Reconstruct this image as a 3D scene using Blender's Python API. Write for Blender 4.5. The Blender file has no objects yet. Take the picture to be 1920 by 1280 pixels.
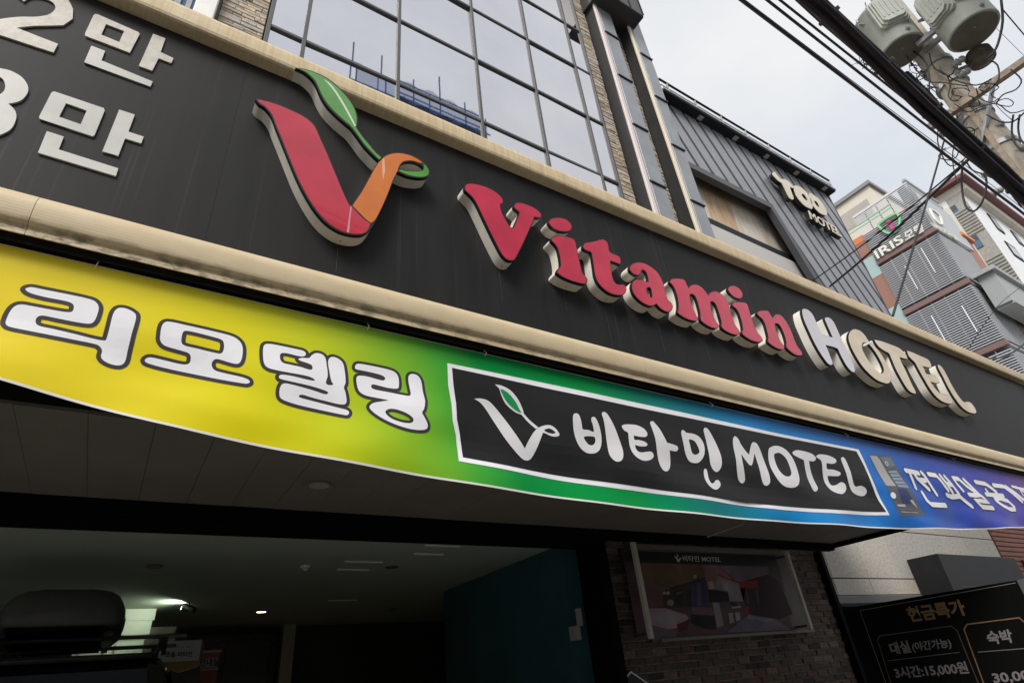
import bpy, bmesh, math, random
from mathutils import Vector, Matrix
from mathutils.geometry import delaunay_2d_cdt

S = bpy.context.scene
COL = S.collection
rnd = random.Random(7)
rad = math.radians

# ------------------------------------------------------------------ camera
CAM = Vector((0.0, -3.0, 1.35))
F_PX, CX, CY = 1076.21, 960.0, 640.0            # focal length and centre, in pixels of the 1920 px photograph
RIGHT = Vector((0.84674882, -0.52446578, -0.08917443))
UP = Vector((-0.20793348, -0.48056466, 0.85195145))
FWD = Vector((0.48967346, 0.70284654, 0.51597156))
cam = bpy.data.cameras.new('camera')
cam.sensor_width = 36.0
cam.lens = F_PX / 1920 * 36
cam.clip_start = 0.05
cam.clip_end = 2000
co = bpy.data.objects.new('camera', cam)
COL.objects.link(co)
co.matrix_world = Matrix((
    (RIGHT.x, UP.x, -FWD.x, CAM.x),
    (RIGHT.y, UP.y, -FWD.y, CAM.y),
    (RIGHT.z, UP.z, -FWD.z, CAM.z),
    (0, 0, 0, 1)))
S.camera = co

# ------------------------------------------------------------------ sky, sun, exposure
SUN_EL, SUN_AZ = rad(44), rad(226)               # high, behind the photographer's left shoulder
W = bpy.data.worlds.new("World")
S.world = W
W.use_nodes = True
nt = W.node_tree
for n_ in list(nt.nodes):
    nt.nodes.remove(n_)
out = nt.nodes.new('ShaderNodeOutputWorld')
bg = nt.nodes.new('ShaderNodeBackground')
bg.inputs['Strength'].default_value = 0.05
sky = nt.nodes.new('ShaderNodeTexSky')
sky.sky_type = 'NISHITA'
sky.sun_disc = False
sky.sun_elevation = SUN_EL
sky.sun_rotation = SUN_AZ
tc = nt.nodes.new('ShaderNodeTexCoord')
mp = nt.nodes.new('ShaderNodeMapping')
mp.inputs['Scale'].default_value = (1, 1, 2.0)
noi = nt.nodes.new('ShaderNodeTexNoise')
noi.inputs['Scale'].default_value = 1.7
noi.inputs['Detail'].default_value = 5
noi.inputs['Roughness'].default_value = 0.5
rmp = nt.nodes.new('ShaderNodeValToRGB')
rmp.color_ramp.elements[0].position = 0.36
rmp.color_ramp.elements[0].color = (6.0, 6.35, 6.9, 1)
rmp.color_ramp.elements[1].position = 0.64
rmp.color_ramp.elements[1].color = (7.5, 7.58, 7.6, 1)
mx = nt.nodes.new('ShaderNodeMix')
mx.data_type = 'RGBA'
mx.inputs['Factor'].default_value = 0.93
nt.links.new(tc.outputs['Generated'], mp.inputs['Vector'])
nt.links.new(mp.outputs['Vector'], noi.inputs['Vector'])
nt.links.new(noi.outputs['Fac'], rmp.inputs['Fac'])
nt.links.new(sky.outputs['Color'], mx.inputs['A'])
nt.links.new(rmp.outputs['Color'], mx.inputs['B'])
nt.links.new(mx.outputs['Result'], bg.inputs['Color'])
nt.links.new(bg.outputs['Background'], out.inputs['Surface'])

sl = bpy.data.lights.new('sun', 'SUN')
sl.energy = 1.5
sl.angle = rad(28)
sl.color = (1.0, 0.965, 0.91)
so = bpy.data.objects.new('sun', sl)
COL.objects.link(so)
sd = Vector((math.sin(SUN_AZ) * math.cos(SUN_EL), math.cos(SUN_AZ) * math.cos(SUN_EL), math.sin(SUN_EL)))
so.rotation_euler = sd.to_track_quat('Z', 'Y').to_euler()
so.location = sd * 60

S.view_settings.view_transform = 'Standard'
S.view_settings.look = 'None'
S.view_settings.gamma = 1
S.view_settings.exposure = 1.32
S.view_settings.use_curve_mapping = False
S.render.engine = 'CYCLES'
S.cycles.max_bounces = 8
S.cycles.diffuse_bounces = 5

# ------------------------------------------------------------------ measuring: where a line of sight of the photograph meets a real plane
def ray(x, y):
    return RIGHT * ((x - CX) / F_PX) - UP * ((y - CY) / F_PX) + FWD
def onY(x, y, Y):
    r = ray(x, y); return CAM + r * ((Y - CAM.y) / r.y)
def onX(x, y, X):
    r = ray(x, y); return CAM + r * ((X - CAM.x) / r.x)
def onZ(x, y, Z):
    r = ray(x, y); return CAM + r * ((Z - CAM.z) / r.z)

# ------------------------------------------------------------------ materials
MATS = {}
def rgb(c):
    return tuple(c) + (1,) if len(c) == 3 else tuple(c)
def mat(name, col, rough=0.6, metal=0.0, vary=0.0, scale=3.0, col2=None, stretch=(1, 1, 1), bump=0.0, bscale=60.0, spec=0.5,
        coat=0.0, emit=None, estr=0.0, bstretch=(1, 1, 1), rvary=0.0, lo=0.35, hi=0.65):
    if name in MATS:
        return MATS[name]
    m = bpy.data.materials.new(name)
    m.use_nodes = True
    t = m.node_tree
    b = t.nodes['Principled BSDF']
    b.inputs['Base Color'].default_value = rgb(col)
    b.inputs['Roughness'].default_value = rough
    b.inputs['Metallic'].default_value = metal
    b.inputs['Specular IOR Level'].default_value = spec
    b.inputs['Coat Weight'].default_value = coat
    if emit:
        b.inputs['Emission Color'].default_value = rgb(emit)
        b.inputs['Emission Strength'].default_value = estr
    if vary > 0 or col2 or bump > 0 or rvary > 0:
        g = t.nodes.new('ShaderNodeNewGeometry')
    if vary > 0 or col2 or rvary > 0:
        mpn = t.nodes.new('ShaderNodeMapping')
        mpn.inputs['Scale'].default_value = stretch
        t.links.new(g.outputs['Position'], mpn.inputs['Vector'])
        n = t.nodes.new('ShaderNodeTexNoise')
        n.inputs['Scale'].default_value = scale
        n.inputs['Detail'].default_value = 8
        n.inputs['Roughness'].default_value = 0.62
        t.links.new(mpn.outputs['Vector'], n.inputs['Vector'])
        r = t.nodes.new('ShaderNodeValToRGB')
        r.color_ramp.elements[0].position = lo
        r.color_ramp.elements[1].position = hi
        c2 = col2 or tuple(min(1, c * (1 + vary)) for c in col[:3])
        c1 = col if col2 else tuple(c * (1 - vary) for c in col[:3])
        r.color_ramp.elements[0].color = rgb(c1)
        r.color_ramp.elements[1].color = rgb(c2)
        t.links.new(n.outputs['Fac'], r.inputs['Fac'])
        t.links.new(r.outputs['Color'], b.inputs['Base Color'])
        if rvary > 0:
            mr = t.nodes.new('ShaderNodeMapRange')
            mr.inputs['To Min'].default_value = max(0.02, rough - rvary)
            mr.inputs['To Max'].default_value = min(1, rough + rvary)
            t.links.new(n.outputs['Fac'], mr.inputs['Value'])
            t.links.new(mr.outputs['Result'], b.inputs['Roughness'])
    if bump > 0:
        mb = t.nodes.new('ShaderNodeMapping')
        mb.inputs['Scale'].default_value = bstretch
        t.links.new(g.outputs['Position'], mb.inputs['Vector'])
        n2 = t.nodes.new('ShaderNodeTexNoise')
        n2.inputs['Scale'].default_value = bscale
        n2.inputs['Detail'].default_value = 4
        t.links.new(mb.outputs['Vector'], n2.inputs['Vector'])
        bu = t.nodes.new('ShaderNodeBump')
        bu.inputs['Strength'].default_value = bump
        bu.inputs['Distance'].default_value = 0.02
        t.links.new(n2.outputs['Fac'], bu.inputs['Height'])
        t.links.new(bu.outputs['Normal'], b.inputs['Normal'])
    MATS[name] = m
    return m

M_ASPH = mat('worn_asphalt', (0.12, 0.118, 0.115), 0.9, vary=0.3, scale=8, bump=0.4, bscale=120)
M_PAVE = mat('paving', (0.30, 0.29, 0.275), 0.85, vary=0.2, scale=4, bump=0.2, bscale=80)
M_CONC = mat('concrete', (0.36, 0.34, 0.3), 0.85, vary=0.16, scale=5, bump=0.15, bscale=50)
M_BOARD0 = mat('charcoal_sheet', (0.035, 0.0335, 0.033), 0.5, vary=0.14, scale=2.2, stretch=(9, 1, 0.3), spec=0.45, rvary=0.06)
M_RAILT = mat('cream_rail_top', (0.60, 0.47, 0.27), 0.5, col2=(0.69, 0.575, 0.37), vary=0.2, scale=5, stretch=(2.5, 1, 1), bump=0.12, bscale=40, bstretch=(3, 1, 0.4))
M_BLACK = mat('black_paint', (0.012, 0.012, 0.012), 0.45)
M_BLACKM = mat('black_matt', (0.0045, 0.0044, 0.0042), 0.85, spec=0.08)
M_SIDE = mat('letter_side_metal', (0.80, 0.75, 0.65), 0.5, metal=0.0, vary=0.1, scale=9, bump=0.05, bscale=30)
M_SIDE2 = mat('letter_side_pale', (0.84, 0.80, 0.71), 0.45, metal=0.0, vary=0.08, scale=9)
M_RED = mat('red_acrylic', (0.52, 0.018, 0.045), 0.24, vary=0.10, scale=4, coat=0.45, bump=0.06, bscale=5)
M_PINK = mat('faded_red_acrylic', (0.53, 0.036, 0.072), 0.34, vary=0.12, scale=6, coat=0.15, bump=0.02, bscale=10)
M_ORANGE = mat('orange_acrylic', (0.66, 0.175, 0.022), 0.26, vary=0.1, scale=6, coat=0.4, bump=0.05, bscale=6)
M_GREEN = mat('green_acrylic', (0.09, 0.30, 0.04), 0.2, vary=0.15, scale=5, coat=0.6, bump=0.10, bscale=8)
M_WHITE = mat('white_vinyl', (0.86, 0.85, 0.88), 0.5, vary=0.03, scale=6)
M_TAN = mat('sun_yellowed_acrylic', (0.62, 0.50, 0.34), 0.35, col2=(0.72, 0.62, 0.46), scale=7, coat=0.2)
M_LILAC = mat('pale_patchy_acrylic', (0.62, 0.535, 0.56), 0.3, col2=(0.60, 0.62, 0.67), scale=5, coat=0.2)
M_STEELL = mat('brushed_pale_metal', (0.54, 0.525, 0.49), 0.45, metal=0.1, vary=0.1, scale=5, stretch=(1, 1, 1), rvary=0.08)
M_STEELW = mat('weathered_pale_metal', (0.51, 0.475, 0.42), 0.5, metal=0.1, vary=0.14, scale=26, bump=0.06, bscale=70, lo=0.25, hi=0.6)
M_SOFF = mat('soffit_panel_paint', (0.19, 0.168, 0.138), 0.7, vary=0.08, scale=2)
M_CEIL = mat('garage_ceiling_paint', (0.42, 0.47, 0.385), 0.75, vary=0.06, scale=1.5)
M_TEAL = mat('teal_wall_paint', (0.02, 0.085, 0.10), 0.6, vary=0.15, scale=2)
M_DARKW = mat('dark_wall_paint', (0.045, 0.047, 0.043), 0.7, vary=0.2, scale=2)
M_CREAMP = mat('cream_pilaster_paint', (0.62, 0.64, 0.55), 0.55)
M_MULL = mat('grey_mullion_aluminium', (0.075, 0.075, 0.074), 0.6, metal=0.0, vary=0.08, scale=8)
M_GLASS = mat('mirror_glass', (0.69, 0.68, 0.705), 0.02, metal=1.0, vary=0.05, scale=0.5, bump=0.02, bscale=0.8)
M_GLASSD = mat('dark_glass', (0.05, 0.06, 0.08), 0.06, spec=0.9)
M_GLASSB = mat('blue_glass', (0.12, 0.19, 0.30), 0.06, metal=0.5)
M_STONES = [mat('ledge_stone_%s' % k, c, 0.9, vary=0.25, scale=14, bump=0.5, bscale=50) for k, c in
            dict(buff=(0.50, 0.42, 0.32), grey=(0.40, 0.36, 0.31), brown=(0.34, 0.26, 0.18)).items()]
M_BLKP = mat('black_metal_panel', (0.03, 0.03, 0.031), 0.45, vary=0.1, scale=3)
M_GREYP = mat('grey_metal_panel', (0.27, 0.28, 0.295), 0.42, metal=0.35, vary=0.12, scale=2.5, rvary=0.06)
M_PINKS = mat('pale_pink_strip', (0.66, 0.57, 0.55), 0.5)
M_CREAMS = mat('pale_cream_strip', (0.70, 0.62, 0.48), 0.5)
M_WTRIM = mat('white_trim', (0.76, 0.75, 0.71), 0.5, vary=0.06, scale=5)
M_TOO = mat('ribbed_grey_cladding', (0.29, 0.29, 0.305), 0.4, metal=0.3, vary=0.08, scale=3, rvary=0.05)
M_TOOD = mat('dark_cornice', (0.016, 0.0175, 0.022), 0.6, spec=0.2)
M_TOOF = mat('window_frame_grey', (0.085, 0.085, 0.09), 0.5, metal=0.2)
M_IVORY = mat('ivory_letter', (0.72, 0.64, 0.50), 0.45, vary=0.05, scale=6)
M_TILES = [mat('granite_tile_%s' % k, c, 0.75, vary=0.2, scale=26, bump=0.08, bscale=200) for k, c in
           dict(pale=(0.52, 0.48, 0.42), warm=(0.51, 0.455, 0.38), grey=(0.48, 0.45, 0.41)).items()]
M_REDSL = mat('brick_red_siding', (0.26, 0.10, 0.07), 0.7, vary=0.15, scale=6)
M_LOUV = mat('silver_louvre', (0.62, 0.63, 0.65), 0.45, metal=0.0)
M_LOUVB = mat('louvre_backing', (0.13, 0.145, 0.17), 0.6)
M_BAND = mat('dusty_red_band', (0.20, 0.12, 0.11), 0.6)
M_IBRICK = mat('red_brown_brickwork', (0.31, 0.165, 0.125), 0.85, vary=0.2, scale=20)
M_ORNG = mat('orange_panel', (0.62, 0.2, 0.07), 0.5)
M_MINT = mat('mint_glass', (0.40, 0.52, 0.49), 0.15, metal=0.2)
M_BEIGE = mat('beige_render', (0.62, 0.57, 0.48), 0.85, vary=0.06, scale=1.2)
M_BEIGED = mat('taupe_render', (0.40, 0.37, 0.33), 0.85, vary=0.06, scale=1.2)
M_WHITEB = mat('white_cladding', (0.72, 0.72, 0.73), 0.6, vary=0.04, scale=0.8)
M_EAVE = mat('red_eave', (0.17, 0.06, 0.058), 0.6)
M_POLE = mat('pole_concrete', (0.52, 0.46, 0.365), 0.85, vary=0.16, scale=6, bump=0.15, bscale=40)
M_TRAFO = mat('transformer_paint', (0.40, 0.42, 0.36), 0.42, col2=(0.50, 0.51, 0.44), scale=6, stretch=(1, 1, 0.4), bump=0.05, bscale=20)
M_TRAFOB = mat('transformer_underside', (0.17, 0.155, 0.12), 0.6, vary=0.15, scale=6)
M_GALV = mat('galvanised_steel', (0.40, 0.40, 0.40), 0.5, metal=0.6, vary=0.15, scale=10)
M_RUST = mat('rusty_arm_paint', (0.42, 0.33, 0.24), 0.7, vary=0.25, scale=12)
M_CABLE = mat('cable_rubber', (0.022, 0.022, 0.024), 0.55)
M_BUND = mat('dark_cable_wrap', (0.028, 0.022, 0.024), 0.6, vary=0.3, scale=10)
M_INSU = mat('insulator_porcelain', (0.36, 0.36, 0.34), 0.25)
M_NET = mat('blue_safety_net', (0.09, 0.19, 0.44), 0.8, vary=0.25, scale=1.2)
M_SCAF = mat('scaffold_tube', (0.04, 0.075, 0.16), 0.5)
M_OPPO = mat('plain_render_opposite', (0.52, 0.50, 0.47), 0.85, vary=0.08, scale=0.6)
M_BRICKS = [mat('brick_%s' % k, c, 0.9, vary=0.35, scale=30, bump=0.6, bscale=90) for k, c in
            dict(brown=(0.125, 0.092, 0.07), red=(0.15, 0.088, 0.065), dark=(0.05, 0.042, 0.038), tan=(0.19, 0.148, 0.112), umber=(0.10, 0.075, 0.06)).items()]
M_MORTAR = mat('mortar', (0.36, 0.32, 0.27), 0.95, vary=0.25, scale=20, bump=0.4, bscale=100)
M_GOLD = mat('gold_print', (0.22, 0.13, 0.055), 0.5, vary=0.2, scale=12)
M_GOLDD = mat('dull_gold_print', (0.09, 0.058, 0.036), 0.5, vary=0.2, scale=12)
M_PALEP = mat('pale_print', (0.20, 0.18, 0.172), 0.6)
M_CAR = mat('black_car_paint', (0.012, 0.013, 0.014), 0.2, coat=0.6)
M_BOXP = mat('roof_box_plastic', (0.075, 0.075, 0.065), 0.55, vary=0.1, scale=5)
M_TYRE = mat('tyre_rubber', (0.015, 0.015, 0.015), 0.85)
M_CHROME = mat('dull_rail_metal', (0.20, 0.18, 0.16), 0.4, metal=0.7)
M_TAILR = mat('tail_lamp_red', (0.25, 0.01, 0.01), 0.2, coat=0.5)
M_HEM = mat('white_banner_hem', (0.80, 0.79, 0.76), 0.6)
M_INK = mat('dark_grey_ink', (0.045, 0.037, 0.041), 0.55, spec=0.25)
M_INKB = mat('near_black_ink', (0.017, 0.0165, 0.017), 0.5, spec=0.25)
M_NAVY = mat('navy_ink', (0.02, 0.025, 0.07), 0.55)
M_LEAFI = mat('green_ink', (0.0, 0.26, 0.07), 0.5)

def flat(name, c, rough=0.55):
    return mat(name, c, rough)

# ------------------------------------------------------------------ mesh helpers
def link(name, me, m=None, parent=None):
    o = bpy.data.objects.new(name, me)
    COL.objects.link(o)
    if m is not None and me is not None:
        ms = m if isinstance(m, (list, tuple)) else [m]
        for x in ms:
            me.materials.append(x)
    if parent is not None:
        o.parent = parent
    return o

def tag(o, label=None, cat=None, group=None, kind=None):
    if label: o['label'] = label
    if cat: o['category'] = cat
    if group: o['group'] = group
    if kind: o['kind'] = kind
    return o

def thing(name, label, cat, group=None):
    return tag(link(name, None), label, cat, group)

class MB:
    """collects boxes, prisms and tubes; build() links them as one mesh object"""
    def __init__(s):
        s.v, s.f, s.mi = [], [], []
    def add(s, vs, fs, mi=0):
        k = len(s.v)
        s.v += [tuple(a) for a in vs]
        s.f += [tuple(i + k for i in f) for f in fs]
        s.mi += [mi] * len(fs)
        return s
    def box(s, a, b, mi=0):
        x0, y0, z0 = a; x1, y1, z1 = b
        return s.add([(x0, y0, z0), (x1, y0, z0), (x1, y1, z0), (x0, y1, z0), (x0, y0, z1), (x1, y0, z1), (x1, y1, z1), (x0, y1, z1)],
                     [(0, 3, 2, 1), (4, 5, 6, 7), (0, 1, 5, 4), (1, 2, 6, 5), (2, 3, 7, 6), (3, 0, 4, 7)], mi)
    def bbox(s, a, b, bv=0.004, mi=0):
        """box whose four long front edges (towards -y) are chamfered"""
        x0, y0, z0 = a; x1, y1, z1 = b; c = bv
        vs = [(x0, y1, z0), (x1, y1, z0), (x1, y1, z1), (x0, y1, z1),
              (x0, y0 + c, z0), (x1, y0 + c, z0), (x1, y0 + c, z1), (x0, y0 + c, z1),
              (x0 + c, y0, z0 + c), (x1 - c, y0, z0 + c), (x1 - c, y0, z1 - c), (x0 + c, y0, z1 - c)]
        fs = [(0, 3, 2, 1), (0, 1, 5, 4), (1, 2, 6, 5), (2, 3, 7, 6), (3, 0, 4, 7), (4, 5, 9, 8), (5, 6, 10, 9), (6, 7, 11, 10), (7, 4, 8, 11), (8, 9, 10, 11)]
        return s.add(vs, fs, mi)
    def profile_x(s, prof, x0, x1, mi=0, closed=True):
        n = len(prof)
        vs = [(x0, y, z) for y, z in prof] + [(x1, y, z) for y, z in prof]
        fs = [(i, (i + 1) % n, n + (i + 1) % n, n + i) for i in range(n if closed else n - 1)]
        if closed:                                                   # end caps keep their own vertices, so smooth faces stay true
            vs += vs[:]
            fs += [tuple(range(3 * n - 1, 2 * n - 1, -1)), tuple(range(3 * n, 4 * n))]
        return s.add(vs, fs, mi)
    def tube(s, pts, r, n=8, mi=0, caps=True):
        pts = [Vector(p) for p in pts]
        rs = r if isinstance(r, (list, tuple)) else [r] * len(pts)
        up = None
        rings = []
        for i, p in enumerate(pts):
            d = (pts[min(i + 1, len(pts) - 1)] - pts[max(i - 1, 0)])
            if d.length < 1e-9: d = Vector((0, 0, 1))
            d.normalize()
            if up is None:
                up = d.orthogonal().normalized()
            else:
                up = (up - d * up.dot(d))
                up = up.normalized() if up.length > 1e-6 else d.orthogonal().normalized()
            w = d.cross(up)
            rings.append([p + (up * math.cos(2 * math.pi * j / n) + w * math.sin(2 * math.pi * j / n)) * rs[i] for j in range(n)])
        vs = [v for r_ in rings for v in r_]
        fs = []
        for i in range(len(pts) - 1):
            for j in range(n):
                a = i * n + j; b = i * n + (j + 1) % n
                fs.append((a, b, b + n, a + n))
        if caps:
            fs += [tuple(range(n - 1, -1, -1)), tuple(range((len(pts) - 1) * n, len(pts) * n))]
        return s.add(vs, fs, mi)
    def lathe(s, c, prof, n=24, mi=0):
        """prof: list of (r, z); axis vertical through c"""
        vs = [(c[0] + r * math.cos(2 * math.pi * j / n), c[1] + r * math.sin(2 * math.pi * j / n), c[2] + z) for r, z in prof for j in range(n)]
        fs = []
        for i in range(len(prof) - 1):
            for j in range(n):
                a = i * n + j; b = i * n + (j + 1) % n
                fs.append((a, b, b + n, a + n))
        fs += [tuple(range(n - 1, -1, -1)), tuple(range((len(prof) - 1) * n, len(prof) * n))]
        return s.add(vs, fs, mi)
    def mesh(s, name, smooth=False):
        me = bpy.data.meshes.new(name)
        me.from_pydata(s.v, [], s.f)
        if any(s.mi):
            me.polygons.foreach_set('material_index', s.mi)
        if smooth:
            me.polygons.foreach_set('use_smooth', [True] * len(me.polygons))
        me.update()
        return me
    def build(s, name, m, parent=None, smooth=False):
        return link(name, s.mesh(name, smooth), m, parent)

def recalc(me):
    bm = bmesh.new(); bm.from_mesh(me)
    bmesh.ops.recalc_face_normals(bm, faces=bm.faces)
    bm.to_mesh(me); bm.free()
    return me

# ---- outlines: smooth closed loops, offset, fill
def smooth(pts, step=4):
    """closed Catmull-Rom through pts; a third value marks a sharp corner"""
    n = len(pts)
    P = [Vector(p[:2]) for p in pts]
    C = [len(p) > 2 for p in pts]
    res = []
    for i in range(n):
        p0, p1, p2, p3 = P[(i - 1) % n], P[i], P[(i + 1) % n], P[(i + 2) % n]
        if C[i]: p0 = p1
        if C[(i + 1) % n]: p3 = p2
        for k in range(step):
            t = k / step
            t2, t3 = t * t, t * t * t
            res.append(0.5 * ((2 * p1) + (p2 - p0) * t + (2 * p0 - 5 * p1 + 4 * p2 - p3) * t2 + (3 * p1 - p0 - 3 * p2 + p3) * t3))
    return res
def sharp(pts):
    return [Vector(p[:2]) for p in pts]
def area(L):
    return 0.5 * sum(L[i].x * L[(i + 1) % len(L)].y - L[(i + 1) % len(L)].x * L[i].y for i in range(len(L)))
def orient(loops):
    """outer loop counter-clockwise, holes clockwise"""
    r = []
    for i, L in enumerate(loops):
        a = area(L)
        r.append(L if (a > 0) == (i == 0) else L[::-1])
    return r
def offset(loops, d):
    """grow (d > 0) or shrink an oriented set of loops"""
    r = []
    for L in loops:
        n = len(L); q = []
        for i in range(n):
            a, b, c = L[i - 1], L[i], L[(i + 1) % n]
            e1 = (b - a); e2 = (c - b)
            if e1.length < 1e-9 or e2.length < 1e-9:
                q.append(b.copy()); continue
            n1 = Vector((e1.y, -e1.x)).normalized(); n2 = Vector((e2.y, -e2.x)).normalized()
            m = n1 + n2
            k = m.length_squared
            if k < 0.5:
                q.append(b + n1 * d)
            else:
                q.append(b + m * (2 * d / k))
        r.append(q)
    return r
def winding(p, loops):
    w = 0
    for L in loops:
        n = len(L)
        for i in range(n):
            a = L[i]; b = L[(i + 1) % n]
            if a.y <= p.y:
                if b.y > p.y and (b.x - a.x) * (p.y - a.y) - (p.x - a.x) * (b.y - a.y) > 0: w += 1
            elif b.y <= p.y and (b.x - a.x) * (p.y - a.y) - (p.x - a.x) * (b.y - a.y) < 0: w -= 1
    return w
def fill(loops, grid=0.0, inside=None):
    """triangles of a set of oriented loops, with optional extra points so that it can be bent"""
    vs, es = [], []
    for L in loops:
        k = len(vs)
        vs += list(L)
        es += [(k + i, k + (i + 1) % len(L)) for i in range(len(L))]
    if grid > 0:
        x0 = min(v.x for v in vs); x1 = max(v.x for v in vs); y0 = min(v.y for v in vs); y1 = max(v.y for v in vs)
        i0, i1 = int(math.floor(x0 / grid)), int(math.ceil(x1 / grid)); j0, j1 = int(math.floor(y0 / grid)), int(math.ceil(y1 / grid))
        vs += [Vector((i * grid + (0.5 * grid if j % 2 else 0), j * grid)) for i in range(i0, i1 + 1) for j in range(j0, j1 + 1)
               if x0 < i * grid < x1 and y0 < j * grid < y1]
    ov, oe, of, *_ = delaunay_2d_cdt(vs, es, [], 0, 1e-7)
    test = inside or (lambda p: winding(p, loops) > 0)
    keep = []
    for f in of:
        c = (ov[f[0]] + ov[f[1]] + ov[f[2]]) / 3
        if test(c):
            keep.append(f)
    used = sorted({i for f in keep for i in f})
    ix = {u: k for k, u in enumerate(used)}
    return [ov[u] for u in used], [tuple(ix[i] for i in f) for f in keep]

def plate(name, loops, place, t, m, parent=None, grid=0.0, inside=None, back=False, smooth_sides=False, mi_side=0):
    """fills loops in a plane and gives them thickness t; place(u, v, d) -> 3D with d the depth behind the front"""
    v2, tr = fill(loops, grid, inside)
    if not tr:
        v2, tr = [Vector((0, 0)), Vector((0.001, 0)), Vector((0, 0.001))], [(0, 1, 2)]
    n = len(v2)
    vs = [place(p.x, p.y, 0) for p in v2]
    fs = list(tr)
    mi = [0] * len(fs)
    if t > 0:
        vs += [place(p.x, p.y, t) for p in v2]
        cnt = {}
        for f in tr:
            for i in range(3):
                e = (f[i], f[(i + 1) % 3])
                cnt[e] = cnt.get(e, 0) + 1
        for (a, b) in cnt:
            if (b, a) not in cnt:
                fs.append((b, a, a + n, b + n)); mi.append(mi_side)
        if back:
            fs += [(f[2] + n, f[1] + n, f[0] + n) for f in tr]; mi += [0] * len(tr)
    me = bpy.data.meshes.new(name)
    me.from_pydata([tuple(v) for v in vs], [], fs)
    if any(mi): me.polygons.foreach_set('material_index', mi)
    me.update()
    return link(name, me, m, parent)

def Yplane(Y):
    """u = x, v = z on the plane y = Y, seen from the street; depth runs into the wall"""
    return lambda u, v, d: (u, Y + d, v)
def Xplane(X):
    """u = -y, v = z on the plane x = X, seen from the left"""
    return lambda u, v, d: (X + d, -u, v)

class Zm:
    """points read off an enlarged crop of the photograph: origin and scale of the crop"""
    def __init__(s, ox, oy, k): s.ox, s.oy, s.k = ox, oy, k
    def y(s, pts, Y):
        r = []
        for p in pts:
            q = onY(s.ox + p[0] / s.k, s.oy + p[1] / s.k, Y)
            r.append((q.x, q.z) + tuple(p[2:]))
        return r
    def x(s, pts, X):
        r = []
        for p in pts:
            q = onX(s.ox + p[0] / s.k, s.oy + p[1] / s.k, X)
            r.append((-q.y, q.z) + tuple(p[2:]))
        return r
PX = Zm(0, 0, 1)

def stroke(pts, r, n=6):
    """outline of a round-ended pen stroke"""
    P = [Vector(p) for p in pts]
    L, R = [], []
    for i, p in enumerate(P):
        d1 = (P[i] - P[i - 1]).normalized() if i else (P[1] - P[0]).normalized()
        d2 = (P[i + 1] - P[i]).normalized() if i < len(P) - 1 else d1
        m = (d1 + d2)
        m = m.normalized() if m.length > 1e-6 else d1
        k = r / max(0.5, m.dot(d1))
        nn = Vector((-m.y, m.x)) * k
        L.append(p + nn); R.append(p - nn)
    def cap(c, a0):
        return [c + Vector((math.cos(a0 + math.pi * k / n), math.sin(a0 + math.pi * k / n))) * r for k in range(1, n)]
    de = (P[-1] - P[-2]); ds = (P[1] - P[0])
    a_end = math.atan2(de.y, de.x) - math.pi / 2
    a_st = math.atan2(ds.y, ds.x) + math.pi / 2
    return R + cap(P[-1], a_end) + L[::-1] + cap(P[0], a_st)

_txt = {}
def text_mesh(body, bold=0.0):
    """flat 2D triangles of a word in Blender's own font"""
    if (body, bold) in _txt: return _txt[(body, bold)]
    c = bpy.data.curves.new('word', 'FONT')
    c.body = body
    c.resolution_u = 3
    c.offset = bold
    o = bpy.data.objects.new('word', c)
    COL.objects.link(o)
    dg = bpy.context.evaluated_depsgraph_get()
    ev = o.evaluated_get(dg)
    me = ev.to_mesh()
    vs = [(v.co.x, v.co.y) for v in me.vertices]
    fs = [tuple(p.vertices) for p in me.polygons]
    ev.to_mesh_clear()
    bpy.data.objects.remove(o); bpy.data.curves.remove(c)
    _txt[(body, bold)] = (vs, fs)
    return vs, fs

def text_on(name, body, bl, br, tl, place, t, m, parent, bold=0.0, lift=0.0):
    """a word fitted to the parallelogram bl-br-tl of a plane"""
    vs, fs = text_mesh(body, bold)
    x0 = min(v[0] for v in vs); x1 = max(v[0] for v in vs); y0 = min(v[1] for v in vs); y1 = max(v[1] for v in vs)
    bl, br, tl = Vector(bl), Vector(br), Vector(tl)
    q = [bl + (br - bl) * ((x - x0) / (x1 - x0)) + (tl - bl) * ((y - y0) / (y1 - y0)) for x, y in vs]
    n = len(q)
    V = [place(p.x, p.y, -lift) for p in q]
    Fs = list(fs)
    if t > 0:
        V += [place(p.x, p.y, t) for p in q]
        cnt = set()
        for f in fs:
            for i in range(len(f)): cnt.add((f[i], f[(i + 1) % len(f)]))
        for a, b in cnt:
            if (b, a) not in cnt: Fs.append((b, a, a + n, b + n))
    me = bpy.data.meshes.new(name)
    me.from_pydata([tuple(v) for v in V], [], Fs)
    me.update()
    return link(name, me, m, parent)

# ================================================================== SETTING
YS = -1.2            # front of the fascia sign
YW = 1.78            # street front of the motel
ZS = 2.645           # underside of the canopy
ZC = 2.59            # garage ceiling
tag(MB().box((-60, -60, -0.3), (120, 90, 0)).build('ground', M_ASPH), kind='structure')
tag(MB().box((-30, -0.9, 0.004), (60, YW + 0.15, 0.12)).build('pavement', M_PAVE), kind='structure')
tag(MB().box((-30, -9.0, 0.004), (60, -6.6, 0.12)).build('far_pavement', M_PAVE), kind='structure')

# ================================================================== THE MOTEL
motel = thing('motel_building', 'dark motel with mirrored curtain wall, stone strips and a covered garage entrance', 'building')
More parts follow.
